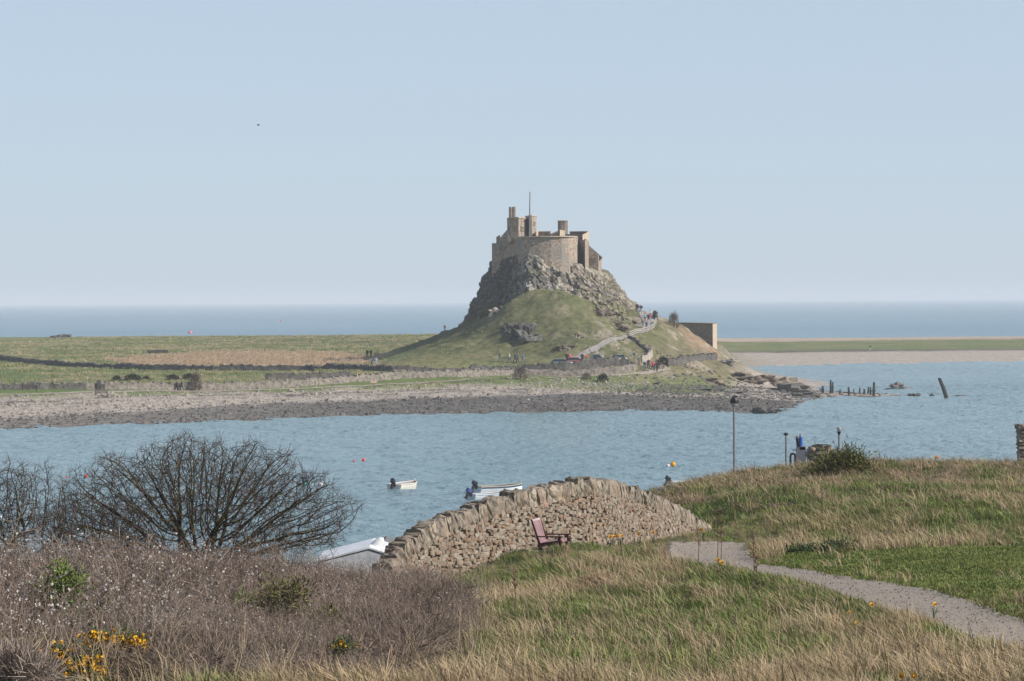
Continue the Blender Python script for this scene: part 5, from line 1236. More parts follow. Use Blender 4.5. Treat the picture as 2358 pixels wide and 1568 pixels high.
boat(water_pt(1140, 1151), -1.0, 4.8, 1.8, (.68, .72, .74), (.06, .08, .12), (.7, .7, .7), 'pale boat with red marker half hidden by the wall coping', eng_c=(.05, .08, .2))
boat(water_pt(1596, 1122), -1.2, 4.5, 1.7, (.6, .66, .7), (.2, .2, .2), (.6, .6, .6), 'pale boat with dark outboard peeping past the dry grass slope')
def buoy(u, v, c, r, label):
    p = water_pt(u, v + 4); t = empty('mooring_buoy', Vector((p.x, p.y, 0))); tag(t, label, 'buoy')
    MB().ball((0, 0, r * .45), r, 12, 9).build('float', plain('buoy_plastic', c, .4), t); MB().tube([(0, 0, r * 1.35), (r * .16, 0, r * 1.62), (-r * .16, 0, r * 1.62), (0, 0, r * 1.35)], r * .07, 5, False).build('ring', blk_m, t)
RB = (.75, .10, .10); YB = (.75, .36, .02)
for q in [(815, 1059, RB, .13, 'small red buoy beside a slightly bigger red one'), (837, 1057, RB, .19, 'bigger of two red buoys floating side by side'), (153, 1096, RB, .13, 'small red buoy seen through twig tips of the bare tree'), (198, 1094, RB, .19, 'bigger red buoy seen through the bare tree twigs'), (1550, 1068, YB, .27, 'orange-yellow buoy floating next to a white one'), (1538, 1070, (.75, .62, .66), .18, 'small white buoy floating next to the orange-yellow one'),
          (2158, 1051, (.8, .25, .05), .2, 'orange buoy by itself beyond the grass bank'), (701, 1113, (.03, .35, .28), .18, 'green buoy seen through twigs of the bare tree'), (738, 1113, (.7, .62, .6), .2, 'whitish buoy seen beside the bare tree tips'), (1868, 1031, (.8, .2, .04), .22, 'orange buoy showing behind the olive bush')]: buoy(*q)
for u, v, lb in [(648, 736, 'far pink marker buoy on the open sea'), (438, 764, 'far pale pink marker buoy near the field skyline')]: buoy(u, v, (.75, .2, .25), 1.1, lb)
# ---- white covered shed and grey shed below the thicket
Z2 = Z(900, 2000, 2.358)
sh = empty('white_shelter', P(*Z2(1000, 420), 113)); tag(sh, 'white-sheeted gabled shelter at the low end of the stone wall', 'shelter')
wp = M('white_sheeting', (.62, .63, .64), (.80, .80, .80), scale=2.5, rough=.55, bump=.3, bscale=5, bdist=.06)
prof = [(690, 262), (1140, 150), (1312, 203), (1305, 470), (690, 470)]
Rg = [[P(*Z2(*q), 112) + Vector((0, k, 0)) for q in prof] for k in (0, 4.0)]; m_ = MB().loft(Rg); rel(m_.build('walls', wp), sh)
rf = [P(*Z2(*q), 111.98) for q in ((670, 258), (1140, 138), (1325, 196))]
for a, b in ((0, 1), (1, 2)):
    A, B = rf[a], rf[b]; k = Vector((0, 4.4, 0)); up = Vector((0, 0, .05)); rel(MB().loft([[A, B, B + k, A + k], [A + up, B + up, B + k + up, A + k + up]]).build('roof_sheet', wp), sh)
c = P(*Z2(1200, 112), 113.5); o = rel(MB().ball((0, 0, 0), .34, 12, 9, (.5, .5, 1.05)).build('vent_cowl', wp), sh); o.matrix_parent_inverse = Matrix.Translation(sh.location).inverted(); o.location = c; o.rotation_euler = (0, .75, 0)
gs = empty('grey_shed', P(*Z2(1280, 300), 118)); tag(gs, 'dark grey felted roof of a small shed behind the white shelter', 'shed')
q = [P(*Z2(*e), 118) for e in ((1170, 165), (1272, 92), (1400, 150))]; fel = M('roof_felt', (.12, .12, .125), (.19, .19, .195), scale=3, rough=.9)
rel(MB().loft([[q[0] - Vector((0, 0, 2)), q[0], q[1], q[2], q[2] - Vector((0, 0, 2))], [e + Vector((0, 3, 0)) for e in (q[0] - Vector((0, 0, 2)), q[0], q[1], q[2], q[2] - Vector((0, 0, 2)))]]).build('walls', plain('shed_boards', (.15, .15, .16), .8), ), gs)
for a, b in ((0, 1), (1, 2)):
    u_ = Vector((0, 0, .06)); A = q[a] + Vector((0, -.15, .01)); B = q[b] + Vector((0, -.15, .01)); k = Vector((0, 3.3, 0)); rel(MB().loft([[A, B, B + k, A + k], [A + u_, B + u_, B + k + u_, A + k + u_]]).build('roof_slope', fel), gs)
# ---- a gull-sized bird in the air
c = P(595, 288, 400); bd = empty('bird', c); tag(bd, 'small dark bird flying alone in the open sky', 'bird'); bm_ = plain('feathers', (.06, .06, .065), .8)
MB().loft([[(x_, r_ * math.cos(k), r_ * math.sin(k)) for k in np.linspace(0, 5.5, 8)] for x_, r_ in ((-.2, .01), (-.12, .035), (0, .055), (.1, .045), (.16, .03), (.2, .008))]).build('body', bm_, bd, True)
for sy in (-1, 1): MB().loft([[(-.06, sy * y, z), (.07 * (1 - .4 * f), sy * y, z), (.07 * (1 - .4 * f), sy * y, z + .012), (-.06, sy * y, z + .012)] for f, y, z in ((0, .03, .02), (.5, .2, .10), (1, .42, .04))]).build('wing', bm_, bd)

# ================================================================== VEGETATION NEAR THE CAMERA
def ribbon(V, F, a, b, w0, w1, r):
    d = b - a; s = np.cross(d, r.normal(0, 1, 3)); s /= np.linalg.norm(s) + 1e-9; i = len(V)
    V += [a - s * w0 * .5, a + s * w0 * .5, b + s * w1 * .5, b - s * w1 * .5]; F.append((i, i + 1, i + 2, i + 3))
def twig_bush(name, seed, mat, bud=None, stems=34, h=1.3, rad=.75, w=.016, side=9, nb=120):
    r = np.random.default_rng(seed); V = []; F = []; tips = []
    for k in range(stems):
        a = r.uniform(0, 6.283); q = r.uniform(0, 1) ** .5; b = np.array([math.cos(a), math.sin(a), 0]) * rad * .5 * q
        hh = h * r.uniform(.55, 1.1); e = b + np.array([math.cos(a) * rad * .7 * q + r.normal(0, .22), math.sin(a) * rad * .7 * q + r.normal(0, .22), hh]); m_ = (b + e) / 2 + r.normal(0, .09, 3)
        ribbon(V, F, b - np.array([0, 0, .1]), m_, w, w * .75, r); ribbon(V, F, m_, e, w * .75, w * .3, r)
        for j in range(side):
            f = r.uniform(.25, 1); o = (b + (m_ - b) * f * 2) if f < .5 else (m_ + (e - m_) * (f * 2 - 1))
            d = r.normal(0, 1, 3); d[2] = abs(d[2]) * .8 + .2; d /= np.linalg.norm(d); t = o + d * r.uniform(.15, .42); ribbon(V, F, o, t, w * .5, w * .25, r); tips.append((o, t))
    nf = len(F)
    if bud is not None:
        for k in range(nb):
            o, t = tips[r.integers(len(tips))]; c = o + (t - o) * r.uniform(.2, 1); s = r.normal(0, 1, 3); s /= np.linalg.norm(s); u = np.cross(s, r.normal(0, 1, 3)); u /= np.linalg.norm(u) + 1e-9; z = r.uniform(.010, .021); i = len(V)
            V += [c - s * z - u * z, c + s * z - u * z, c + s * z + u * z, c - s * z + u * z]; F.append((i, i + 1, i + 2, i + 3))
    me = mesh(name, V, F); me.materials.append(mat)
    if bud is not None:
        me.materials.append(bud); me.polygons.foreach_set('material_index', np.array([0] * nf + [1] * (len(F) - nf), np.int32))
    return me
tw_b = M('blackthorn_twigs', (0.125, 0.09, 0.07), (0.30, 0.225, 0.178), scale=3, rough=.9, rnd=.3, spec=.1); tw_g = M('grey_twigs', (0.23, 0.185, 0.15), (0.40, 0.335, 0.28), scale=3, rough=.9, rnd=.25, spec=.1); bud_m = M('white_buds', (.48, .45, .42), (.66, .62, .58), scale=5, rough=.8); bud_d = M('pale_lichen_buds', (.34, .30, .26), (.5, .46, .40), scale=5, rough=.8)
tp = [twig_bush('thorn_%d' % k, 400 + k, [tw_b, tw_b, tw_g, tw_b, tw_b, tw_g][k], [bud_m, None, bud_d, bud_d, bud_m, bud_m][k], nb=[130, 0, 60, 40, 70, 110][k]) for k in range(6)]
def thick_edge(y): return np.interp(y, [44, 50, 62, 75, 88, 93, 97], [-1.4, -1.3, -.85, -.7, -1.5, -2.4, -3.6])
xx = rng.uniform(-17.5, 0, 30000); yy = 46.5 + 46.5 * rng.uniform(0, 1, 30000); k = (xx < thick_edge(yy) - rng.exponential(.35, 30000)) & (np.abs(xx) < yy * .155 + 1)
# the strip at the bottom is mostly dry grass
k &= (rng.uniform(size=30000) < sstep(46, 51, yy + (fbm(xx / 2, yy / 2, 77) - .5) * 6))
k &= ~((xx > -7.6) & (xx < -4.6) & (yy < 54.5))
xx = xx[k][:2300]; yy = yy[k][:2300]; n = len(xx)
hs = np.interp(xx, [-14, -7, -3, -1], [1.08, .92, .60, .45]) * rng.uniform(.6, 1.2, n) * (.45 + 1.1 * fbm(xx / 1.5, yy / 1.8, 33, 3)) * np.interp(yy, [50, 60, 80, 92], [.6, .8, 1.0, 1.0])
bz = sstep(-3, -8, xx + (fbm(xx / 1.8, yy / 1.8, 9) - .5) * 7) * sstep(88, 74, yy)
idx = np.where(rng.uniform(size=n) < bz * .6, rng.choice([0, 0, 4, 5], n), rng.choice([1, 1, 2, 3, 1], n))
scatter('blackthorn_thicket', np.column_stack([xx, yy, FZ(xx, yy)]), np.column_stack([rng.normal(0, .12, n), rng.normal(0, .12, n), rng.uniform(0, 6.28, n)]), np.column_stack([hs * 1.05, hs * 1.05, hs]), idx, tp)
# low undershrub so the thicket floor stays closed
und = [puff('undershrub_%d' % k, 60 + k, [tw_b, leaf_br][k], 160, 1.0, .5, .022) for k in range(2)]
xu = rng.uniform(-17, -1, 9000); yu = 50 + 42 * rng.uniform(0, 1, 9000); k = (xu < thick_edge(yu) - .3) & (np.abs(xu) < yu * .155 + 1); xu = xu[k][:1500]; yu = yu[k][:1500]; n = len(xu); s = rng.uniform(.35, .6, n)
scatter('undergrowth', np.column_stack([xu, yu, FZ(xu, yu)]), rng.uniform(0, 6.28, (n, 3)) * [0, 0, 1], np.column_stack([s, s, s]), rng.integers(0, 2, n), und)

# ---- grass
gg = M('fresh_grass', (0.125, 0.175, 0.04), (0.225, 0.275, 0.08), scale=.5, rough=.7, rnd=.28, world_tex=True, trans=0.12, spec=.25); go_ = M('olive_grass', (0.19, 0.20, 0.07), (0.31, 0.30, 0.12), scale=.5, rough=.8, rnd=.22, world_tex=True, trans=0.12, spec=.2)
gt = M('straw_grass', (0.33, 0.245, 0.14), (0.51, 0.395, 0.245), scale=.7, rough=.8, rnd=.20, world_tex=True, trans=0.12, spec=.2); gb = M('brown_straw', (0.27, 0.19, 0.12), (0.43, 0.325, 0.215), scale=.7, rough=.85, rnd=.22, world_tex=True, trans=0.12, spec=.15); lawn_m = M('mown_grass', (0.115, 0.155, 0.036), (0.215, 0.235, 0.075), scale=.6, rough=.75, rnd=.2, world_tex=True, trans=0.12, spec=.2)
LEAN = (-.28, .06)
gp = [tuft('tussock_%02d' % k, [gg, gg, go_, gt, gt, gb, gb, gt, lawn_m, lawn_m][k], 500 + k, [24, 22, 20, 20, 18, 18, 16, 7, 16, 16][k], [.21, .27, .23, .30, .38, .27, .34, .50, .055, .075][k], [.2, .22, .2, .2, .22, .2, .22, .16, .16, .18][k], [.018, .018, .016, .014, .013, .014, .013, .010, .018, .02][k], LEAN if k < 8 else (-.1, 0), .4) for k in range(10)]
thatch_m = M('dead_thatch', (0.20, 0.145, 0.095), (0.36, 0.275, 0.185), scale=.7, rough=.9, rnd=.25, world_tex=True, spec=.1); weed_m = M('dark_weed', (0.05, 0.085, 0.025), (0.11, 0.155, 0.05), scale=2, rough=.7, rnd=.25, spec=.2)
gp += [tuft('tussock_10', thatch_m, 520, 26, .22, .26, .016, (-.9, -.2), .5, .5), tuft('tussock_11', weed_m, 521, 16, .13, .16, .045, (0, 0), .5, .6), tuft('tussock_12', thatch_m, 522, 9, .42, .10, .012, (-.2, .1), .5, .2)]
def gsample(n, y0, y1, pw):
    f = rng.uniform(0, 1, n); y = y0 + (y1 - y0) * f ** pw; x = rng.uniform(-1, 1, n) * (y * .150 + .8); return x, y
xs_, ys_ = [], []
for n, a, b in ((17000, 45.5, 66), (17000, 66, 90), (17000, 90, 118), (24000, 118, 178)):
    x, y = gsample(n, a, b, 1.0); xs_.append(x); ys_.append(y)
x = np.concatenate(xs_); y = np.concatenate(ys_); n = len(x)
dp = segdist(x, y, PATH) * np.where(inpoly(x, y, PATH), 1, -1)
dl = segdist(x, y, LAWN2) * np.where(inpoly(x, y, LAWN2), 1, -1) + (fbm(x / 1.5, y / 1.5, 12) - .5) * 2.0
in_th = x < thick_edge(y); keep = (dp < .16 - .28 * rng.uniform(size=n) ** .5) & ~(in_th & (y > 51) & (rng.uniform(size=n) < .93)) & ~((x < -2.5) & (y > 96))
keep &= ~((x < -4.6) & (y < 53) & (rng.uniform(size=n) < .9)); keep &= ~((x < -3.5) & (y < 54) & (rng.uniform(size=n) < .75)); keep &= ~((np.hypot(x - seat.location.x - .2, y - seat.location.y) < 1.0) & (rng.uniform(size=n) < .8))
pn = fbm(x / .8, y / 2.6, 90, 3); pm_ = fbm(x / 2.6, y / 12, 91, 3); v_ = pm_ * .6 + pn * .5 + rng.normal(0, .035, n)
# straw shows towards the bottom, on the knoll below the seat and on the crest; green between
bias = .05 * sstep(56, 49, y) + .07 * np.exp(-(((x - 2.2) / 3.2) ** 2 + ((y - 98) / 7) ** 2)) + .13 * sstep(138, 160, y) + .03 * sstep(60, 52, y) * sstep(6, 0, x) - .045 * sstep(54, 60, y) * sstep(95, 85, y) - .065 * np.exp(-(((x - 1) / 3.5) ** 2 + ((y - 82) / 8) ** 2)) - .07 * np.exp(-(((x - 13) / 7) ** 2 + ((y - 112) / 12) ** 2)) + .06 * sstep(6, 2, x) * sstep(118, 130, y)
bias += .10 * sstep(4, 0, x) * sstep(53, 48, y)
v_ = v_ + bias
straw = rng.uniform(size=n) < .06 + .66 * sstep(.52, .70, v_)
idx = np.where(straw, rng.choice([3, 4, 4, 5, 3, 7], n), np.where(rng.uniform(size=n) < sstep(.42, .58, v_), rng.choice([2, 2, 0, 1], n), rng.choice([0, 1, 1, 0, 2], n)))
brown = (y > 140) & straw; idx = np.where(brown, rng.choice([5, 6, 6, 5, 3], n), idx)
ex = rng.uniform(size=n); cl = fbm(x / 1.7, y / 4, 96, 3); idx = np.where(ex < .10, 10, np.where(ex < .10 + .16 * sstep(.55, .62, cl), 11, np.where(ex > .965, 12, idx)))
lawnk = dl > 0; idx = np.where(lawnk, np.where(rng.uniform(size=n) < .004, 3, rng.choice([8, 9], n)), idx)
s = rng.uniform(.55, 1.15, n) * np.where(lawnk, 1.0, np.interp(-dp, [-.1, .6], [.3, 1]))
# shorter, thinner growth near the wall foot and crest fringe
s *= np.where((y > 100) & (y < 117) & (x < 5.2) & (x > -3), .62, 1.0)
s *= np.where(lawnk, 1, .5 + 1.0 * fbm(x / .7, y / 1.1, 55, 3)); s *= np.where((x > 2.5) & (x < 8.2) & (y > 104) & (y < 132), .45, 1.0); s *= np.where((x < 0.5) & (x > -4) & (y > 88) & (y < 102), .6, 1.0)
sc = np.column_stack([s * rng.uniform(.9, 1.3, n), s, s]); sc[:, 0] *= np.interp(y, [60, 120, 170], [1, 1.25, 1.5]); sc[:, 1] *= np.interp(y, [60, 120, 170], [1, 1.25, 1.5])
P_ = np.column_stack([x, y, FZ(x, y)]); rt_ = np.column_stack([rng.normal(0, .1, n), rng.normal(0, .1, n), rng.normal(0, .85, n)])
scatter('rough_grass', P_[keep], rt_[keep], sc[keep], idx[keep], gp)
# extra fine cover on the lawn
x, y = gsample(30000, 56, 108, 1.0); k = (segdist(x, y, LAWN2) * np.where(inpoly(x, y, LAWN2), 1, -1) > -.1) & (segdist(x, y, PATH) * np.where(inpoly(x, y, PATH), 1, -1) < -.03); x = x[k]; y = y[k]; n = len(x); s = rng.uniform(.5, 1.1, n)
scatter('mown_grass', np.column_stack([x, y, FZ(x, y)]), rng.uniform(0, 6.28, (n, 3)) * [0, 0, 1], np.column_stack([s * 1.3, s * 1.3, s]), rng.choice([0, 1], n), [gp[8], gp[9]])
# tall pale stalks among the thicket and gravel chips on the path
x = rng.uniform(-16, -.5, 1500); y = rng.uniform(48, 90, 1500); k = (np.abs(x) < y * .15); x = x[k]; y = y[k]; n = len(x)
stalk = [tuft('stalk_%d' % k, [tw_g, gt][k], 700 + k, 4, 1.15, .12, .011, (.1 - .4 * k, .05), .35, .1) for k in range(2)]
s = rng.uniform(.7, 1.15, n) * np.interp(x, [-14, -2], [1.05, .7]); scatter('dry_stalks', np.column_stack([x, y, FZ(x, y)]), np.column_stack([rng.normal(0, .25, n), rng.normal(0, .25, n), rng.uniform(0, 6.28, n)]), np.column_stack([s, s, s]), (rng.uniform(size=n) < np.where(y < 56, .8, .2)).astype(int), stalk)
x, y = gsample(26000, 52, 110, 1.0); k = inpoly(x, y, PATH); x = x[k]; y = y[k]; n = len(x); s = rng.uniform(.015, .045, n)
chip = [rock_mesh('chip_%d' % k, 170 + k, 1, .7, .4, [rock_pale, rock_brown, rock_pale][k]) for k in range(3)]
scatter('gravel_chips', np.column_stack([x, y, FZ(x, y) + .03]), rng.uniform(0, 6.28, (n, 3)), np.column_stack([s, s, s]), rng.integers(0, 3, n), chip)

# ---- bare trees grown towards scattered light points
bark = M('lichened_bark', (0.030, 0.026, 0.022), (0.085, 0.072, 0.055), c3=(0.13, 0.105, 0.03), scale=5, rough=.95, spec=.1, wscale=.7)
twig_m = M('red_brown_twigs', (0.055, 0.038, 0.034), (0.12, 0.085, 0.075), scale=4, rough=.95, spec=.1)
def grow_tree(base, stems, att, step, kill, reach, seed, iters=110, r0=.006, expo=2.3, rmax=.16):
    r = np.random.default_rng(seed); nodes = []; par = []
    for st in stems:
        prev = -1
        for i, q in enumerate(st):
            if i == 0 and nodes: prev = 0; continue
            nodes.append(np.array(q, float)); par.append(prev); prev = len(nodes) - 1
    att = att.copy(); near = np.full(len(att), 1e9); nid = np.zeros(len(att), int); done = 0
    for it in range(iters):
        new = np.array(nodes[done:]); 
        if len(new) == 0: break
        for s_0 in range(0, len(new), 500):
            c = new[s_0:s_0 + 500]; dd = ((att[:, None] - c[None]) ** 2).sum(-1); j = dd.argmin(1); m_ = dd[np.arange(len(att)), j]; u = m_ < near; near[u] = m_[u]; nid[u] = j[u] + done + s_0
        done = len(nodes)
        al = near > kill * kill; att = att[al]; near = near[al]; nid = nid[al]
        if len(att) == 0: break
        act = near < reach * reach; acc = {}
        for a, i in zip(att[act], nid[act]):
            d = a - nodes[i]; acc.setdefault(i, []).append(d / (np.linalg.norm(d) + 1e-9))
        for i, ds in acc.items():
            d = np.sum(ds, 0) + r.normal(0, .28, 3); 
            if par[i] >= 0:
                g = nodes[i] - nodes[par[i]]; d = d / (np.linalg.norm(d) + 1e-9) + .45 * g / (np.linalg.norm(g) + 1e-9)
            d = d / (np.linalg.norm(d) + 1e-9); nodes.append(nodes[i] + d * step); par.append(i)
    N = np.array(nodes); n = len(N); par = np.array(par); acc = np.zeros(n); kids = np.zeros(n, int)
    for i in range(n - 1, -1, -1):
        if kids[i] == 0: acc[i] = r0 ** expo
        if par[i] >= 0: acc[par[i]] += acc[i]; kids[par[i]] += 1
    R_ = np.minimum(acc ** (1 / expo), rmax)
    ch = [[] for _ in range(n)]
    for i in range(n):
        if par[i] >= 0: ch[par[i]].append(i)
    limbs = MB(); st = [(i, [i]) for i in range(n) if par[i] < 0]
    chains = []
    while st:
        i, c = st.pop()
        while ch[i]:
            k = sorted(ch[i], key=lambda q: -R_[q])
            for q in k[1:]: st.append((q, [i, q]))
            i = k[0]; c.append(i)
        if len(c) > 1: chains.append(c)
    for c in chains:
        rr = [min(R_[q], R_[c[1]] * 1.15) for q in c]; limbs.tube([N[q] for q in c], rr, 5 if rr[0] > .03 else 3, False)
    tw = []; tf = []
    for i in range(n):
        if R_[i] < r0 * 2.2 and par[i] >= 0:
            g = N[i] - N[par[i]]; g /= np.linalg.norm(g) + 1e-9
            for k in range(4 if kids[i] == 0 else 1):
                d = g * .8 + r.normal(0, .55, 3); d[2] += .25; d /= np.linalg.norm(d); e = N[i] + d * r.uniform(.10, .34); ribbon(tw, tf, N[i], e, .011, .005, r)
    return limbs, tw, tf
def bare_tree(name, base, stems, att, label, step, kill, reach, seed, **kw):
    t = empty(name, base); tag(t, label, 'tree'); l, tw, tf = grow_tree(base, stems, att, step, kill, reach, seed, **kw)
    l.build('trunk', bark, t, True); o = obj('crown', tw, tf, twig_m, t); return t
def fan_points(n, prof, depth, seed, lo=.25):
    r = np.random.default_rng(seed); out = []
    an, rm = zip(*prof)
    while len(out) < n:
        a = math.radians(r.uniform(an[0], an[-1])); R_ = np.interp(math.degrees(a), an, rm) * (1 + .035 * math.sin(a * 9 + seed) + .03 * math.sin(a * 23)); f = r.uniform(lo ** 2, 1) ** .5; y = r.normal(0, .5) * depth
        if abs(y) > depth: continue
        k = math.sqrt(max(0, 1 - (y / depth) ** 2 * .8)); out.append((R_ * f * math.cos(a) * k, y * f, R_ * f * math.sin(a) * k))
    return np.array(out)
tb = P(458, 1292, 103); gz = onF(tb.x, tb.y); off = tb.z - gz - .15
att = fan_points(8200, [(8, 4.3), (20, 4.75), (32, 4.7), (48, 4.15), (66, 3.8), (90, 3.7), (110, 3.8), (128, 4.05), (140, 4.35), (152, 4.7), (163, 4.6), (172, 4.1)], 2.9, 5) + np.array([0, 0, off])
stems = [[(0, 0, -.2), (.02, 0, off * .5), (0, 0, off)]]
for a in (14, 30, 48, 66, 82, 98, 116, 134, 150, 166):
    a = math.radians(a + random.uniform(-4, 4)); y = random.uniform(-.5, .5); stems.append([(0, 0, off)] + [(math.cos(a) * q, y * q, off + math.sin(a) * q) for q in (.3, .6, .9)])
st2 = [stems[0]]
def fuse(stems):
    """later stems hang on the end of the first"""
    return stems
# stems after the first start from node 0 in grow_tree; give each its own short rise out of the stool
bare_tree('bare_tree', Vector((tb.x, tb.y, gz)), [[(0, 0, -.2), (0, 0, off * .35)]] + [[(0, 0, 0)] + [(math.cos(a) * .12 * q, math.sin(3 * a) * .08 * q, off * .35 + off * .65 * q / 3) for q in (1, 2, 3)] + [(math.cos(a) * (.36 + k * .3), math.sin(3 * a) * (.24 + .2 * k), off + math.sin(a) * (.2 + .3 * k)) for k in range(2)] for a in [math.radians(q) for q in (12, 28, 44, 60, 76, 92, 108, 124, 140, 156, 170)]],
          att, 'wide fan-shaped leafless tree with dark many-stemmed branches in front of the water', .11, .118, .9, 3, iters=240)
for (u, v, d, prof, dep, n, lb, sd_) in [(70, 1290, 99, [(25, 1.3), (50, 2.0), (75, 2.7), (95, 2.9), (115, 2.6), (135, 2.2), (155, 1.5)], 1.2, 1500, 'upright leafless sapling with thin reddish shoots beside the wide bare tree', 21), (-20, 1290, 98, [(30, 1.6), (60, 2.6), (90, 3.0), (120, 2.6), (150, 1.8)], 1.2, 1300, 'leafless sapling at the end of the thicket, partly out of view', 22), (225, 1285, 101, [(20, 1.6), (50, 1.9), (90, 2.0), (130, 2.2), (160, 1.8)], 1.2, 900, 'low leafless shrub tree filling the gap between sapling and wide tree', 23)]:
    tb = P(u, v, d); gz = onF(tb.x, tb.y); off = tb.z - gz - .1; at_ = fan_points(n, prof, dep, sd_) + np.array([0, 0, off])
    bare_tree('bare_sapling', Vector((tb.x, tb.y, gz)), [[(0, 0, -.2), (0, 0, off * .4)]] + [[(0, 0, 0)] + [(math.cos(a) * .1 * q, math.sin(2 * a) * .08 * q, off * .4 + off * .6 * q / 3) for q in (1, 2, 3)] for a in [math.radians(q) for q in (40, 80, 100, 140)]], at_, lb, .10, .12, .8, sd_, rmax=.07, iters=160)

# ---- gorse, green shrubs, olive bush, flowers
needle = M('gorse_green', (0.035, 0.06, 0.015), (0.09, 0.125, 0.03), scale=5, rough=.8, rnd=.1); yel = M('gorse_yellow', (.62, .30, .008), (.78, .46, .015), scale=20, rough=.6); bright = M('young_leaf_green', (0.085, 0.135, 0.02), (0.17, 0.225, 0.04), scale=6, rough=.75); olive = M('olive_leaf', (0.075, 0.075, 0.022), (0.17, 0.165, 0.045), scale=5, rough=.8)
def shrub(name, cells, mat, leaf, n, label, cat='shrub', flowers=0, fmat=None, fl=.03, seed=1, stem_c=tw_b, wf=.30):
    """cells: (u, v, d, rx, rz) clumps of foliage, one plant"""
    r = np.random.default_rng(seed); C = [(P(u, v, d), rx, rz) for u, v, d, rx, rz in cells]
    b = C[0][0]; gz = onF(b.x, b.y); t = empty(name, Vector((b.x, b.y, gz))); tag(t, label, cat); o_ = np.array([b.x, b.y, gz])
    V = []; F = []; FV = []; FF = []; stem = MB()
    for c, rx, rz in C:
        c = np.array(c) - o_; stem.tube([(0, 0, -.1), Vector(c * .5 + r.normal(0, .05, 3)), Vector(c)], [.02, .015, .008], 4, False)
        for k in range(n):
            q = r.normal(0, .48, 3); p = c + q * np.array([rx, rx, rz]); d = q * .7 + r.normal(0, .5, 3) + np.array([0, 0, .5]); d /= np.linalg.norm(d) + 1e-9; ribbon(V, F, p, p + d * leaf * r.uniform(.6, 1.3), leaf * wf, leaf * wf * .35, r)
        for k in range(int(flowers)):
            q = r.normal(0, .42, 3); q[2] = abs(q[2]) * .9; q[1] = -abs(q[1]); p = c + q * np.array([rx, rx, rz]) * 1.05
            for j in range(5):
                d = r.normal(0, 1, 3); d /= np.linalg.norm(d); ribbon(FV, FF, p, p + d * fl, fl * .9, fl * .5, r)
    o = obj('foliage', V, F, mat, t); stem.build('stem', stem_c, t)
    if flowers: q = obj('blossom', FV, FF, fmat, t); q['kind'] = 'stuff'
    return t
ZL = Z(0, 2000, 2.358)
shrub('gorse_bush', [(*ZL(*q), 53.5, .30, .22) for q in ((1060, 1010), (900, 960), (980, 1000), (1140, 1040), (1200, 1020), (1060, 1100), (900, 1090), (780, 1060))], needle, .10, 150, 'gorse bush with a band of bright yellow blossom low in the thicket', flowers=40, fmat=yel, fl=.05, seed=3)
shrub('gorse_bush', [(*ZL(*q), 50.5, .24, .22) for q in ((640, 1260), (500, 1180), (480, 1240), (700, 1220), (790, 1200), (740, 1290), (820, 1270), (600, 1290), (480, 1110))], needle, .09, 110, 'gorse bush with scattered yellow flower spikes at the thicket foot', flowers=30, fmat=yel, fl=.05, seed=4)
Z9 = Z(900, 2000, 2.358)
shrub('gorse_bush', [(*Z9(*q), 52, .12, .12) for q in ((880, 1010), (950, 1000), (840, 1040))], needle, .07, 90, 'tiny gorse sprig with three yellow flowers among the twigs', flowers=5, fmat=yel, seed=5)
shrub('green_shrub', [(*ZL(*q), 64, .20, .24) for q in ((530, 620), (520, 330), (520, 400), (540, 480), (620, 460), (690, 420), (430, 510), (370, 520), (540, 560), (580, 640), (420, 680), (500, 680))], bright, .09, 130, 'bright green young shrub with upright shoots rising from the thicket', seed=6)
shrub('green_shrub', [(*ZL(*q), 60, .28, .3) for q in ((700, 790), (800, 780), (930, 730), (1010, 720), (650, 840), (820, 820))], needle, .09, 130, 'dark green broom clump in the thicket under the bright shrub', seed=7)
shrub('green_shrub', [(*Z9(*q), 66, .26, .28) for q in ((280, 480), (260, 560), (400, 520), (480, 500), (420, 600), (260, 640), (540, 470), (360, 660), (500, 620))], olive, .09, 110, 'yellow-green broom shrub in the middle of the thicket', seed=8)
shrub('green_shrub', [(*Z9(*q), 62, .26, .24) for q in ((720, 790), (780, 760), (840, 800))], olive, .08, 110, 'small olive shrub low in the thicket', seed=9)
shrub('green_shrub', [(*ZL(*q), 66, .2, .2) for q in ((2130, 590), (2200, 610), (2280, 620))], bright, .07, 60, 'sparse green leaves on a bramble in the thicket', seed=19)
shrub('olive_bush', [(u, v, 159, .75, .5) for u, v in ((1935, 1090), (1900, 1095), (1925, 1070), (1950, 1060), (1975, 1080), (1995, 1095), (1905, 1075), (1880, 1092), (1960, 1050), (1915, 1056), (1940, 1075), (1968, 1068))], olive, .16, 420, 'rounded olive-green bush growing on the crest of the grass bank', seed=10)
shrub('dry_thornbush', [(*ZL(*q), 47.5, .32, .2) for q in ((150, 1230), (30, 1190), (240, 1190), (330, 1250), (100, 1290), (250, 1300))], tw_g, .22, 420, 'fuzzy pale grey dead bush at the very foot of the thicket', seed=11, wf=.07)
shrub('nettle_clump', [(*Z(2760, 1960, 2.1833)(*q), 97, .35, .14) for q in ((520, 220), (450, 250), (600, 220), (700, 215), (800, 190), (880, 180), (560, 240))], M('nettle_dark', (0.03, 0.06, 0.018), (0.075, 0.12, 0.035), scale=6, rough=.8), .11, 120, 'dark green weed clump on the edge of the mown grass', seed=12)
shrub('dead_tussock', [(1372, 1338, 88, .35, .22), (1350, 1345, 88, .2, .16), (1392, 1340, 88, .25, .2)], gb, .13, 420, 'brown matted dead tussock in the green grass below the seat', cat='tussock', seed=13, wf=.12)
shrub('leafy_weed', [(1255, 1558, 50, .10, .08), (1245, 1562, 50, .08, .06), (1268, 1563, 50, .08, .06)], bright, .06, 50, 'small bright green leafy weed in the dry grass', cat='weed', seed=14)

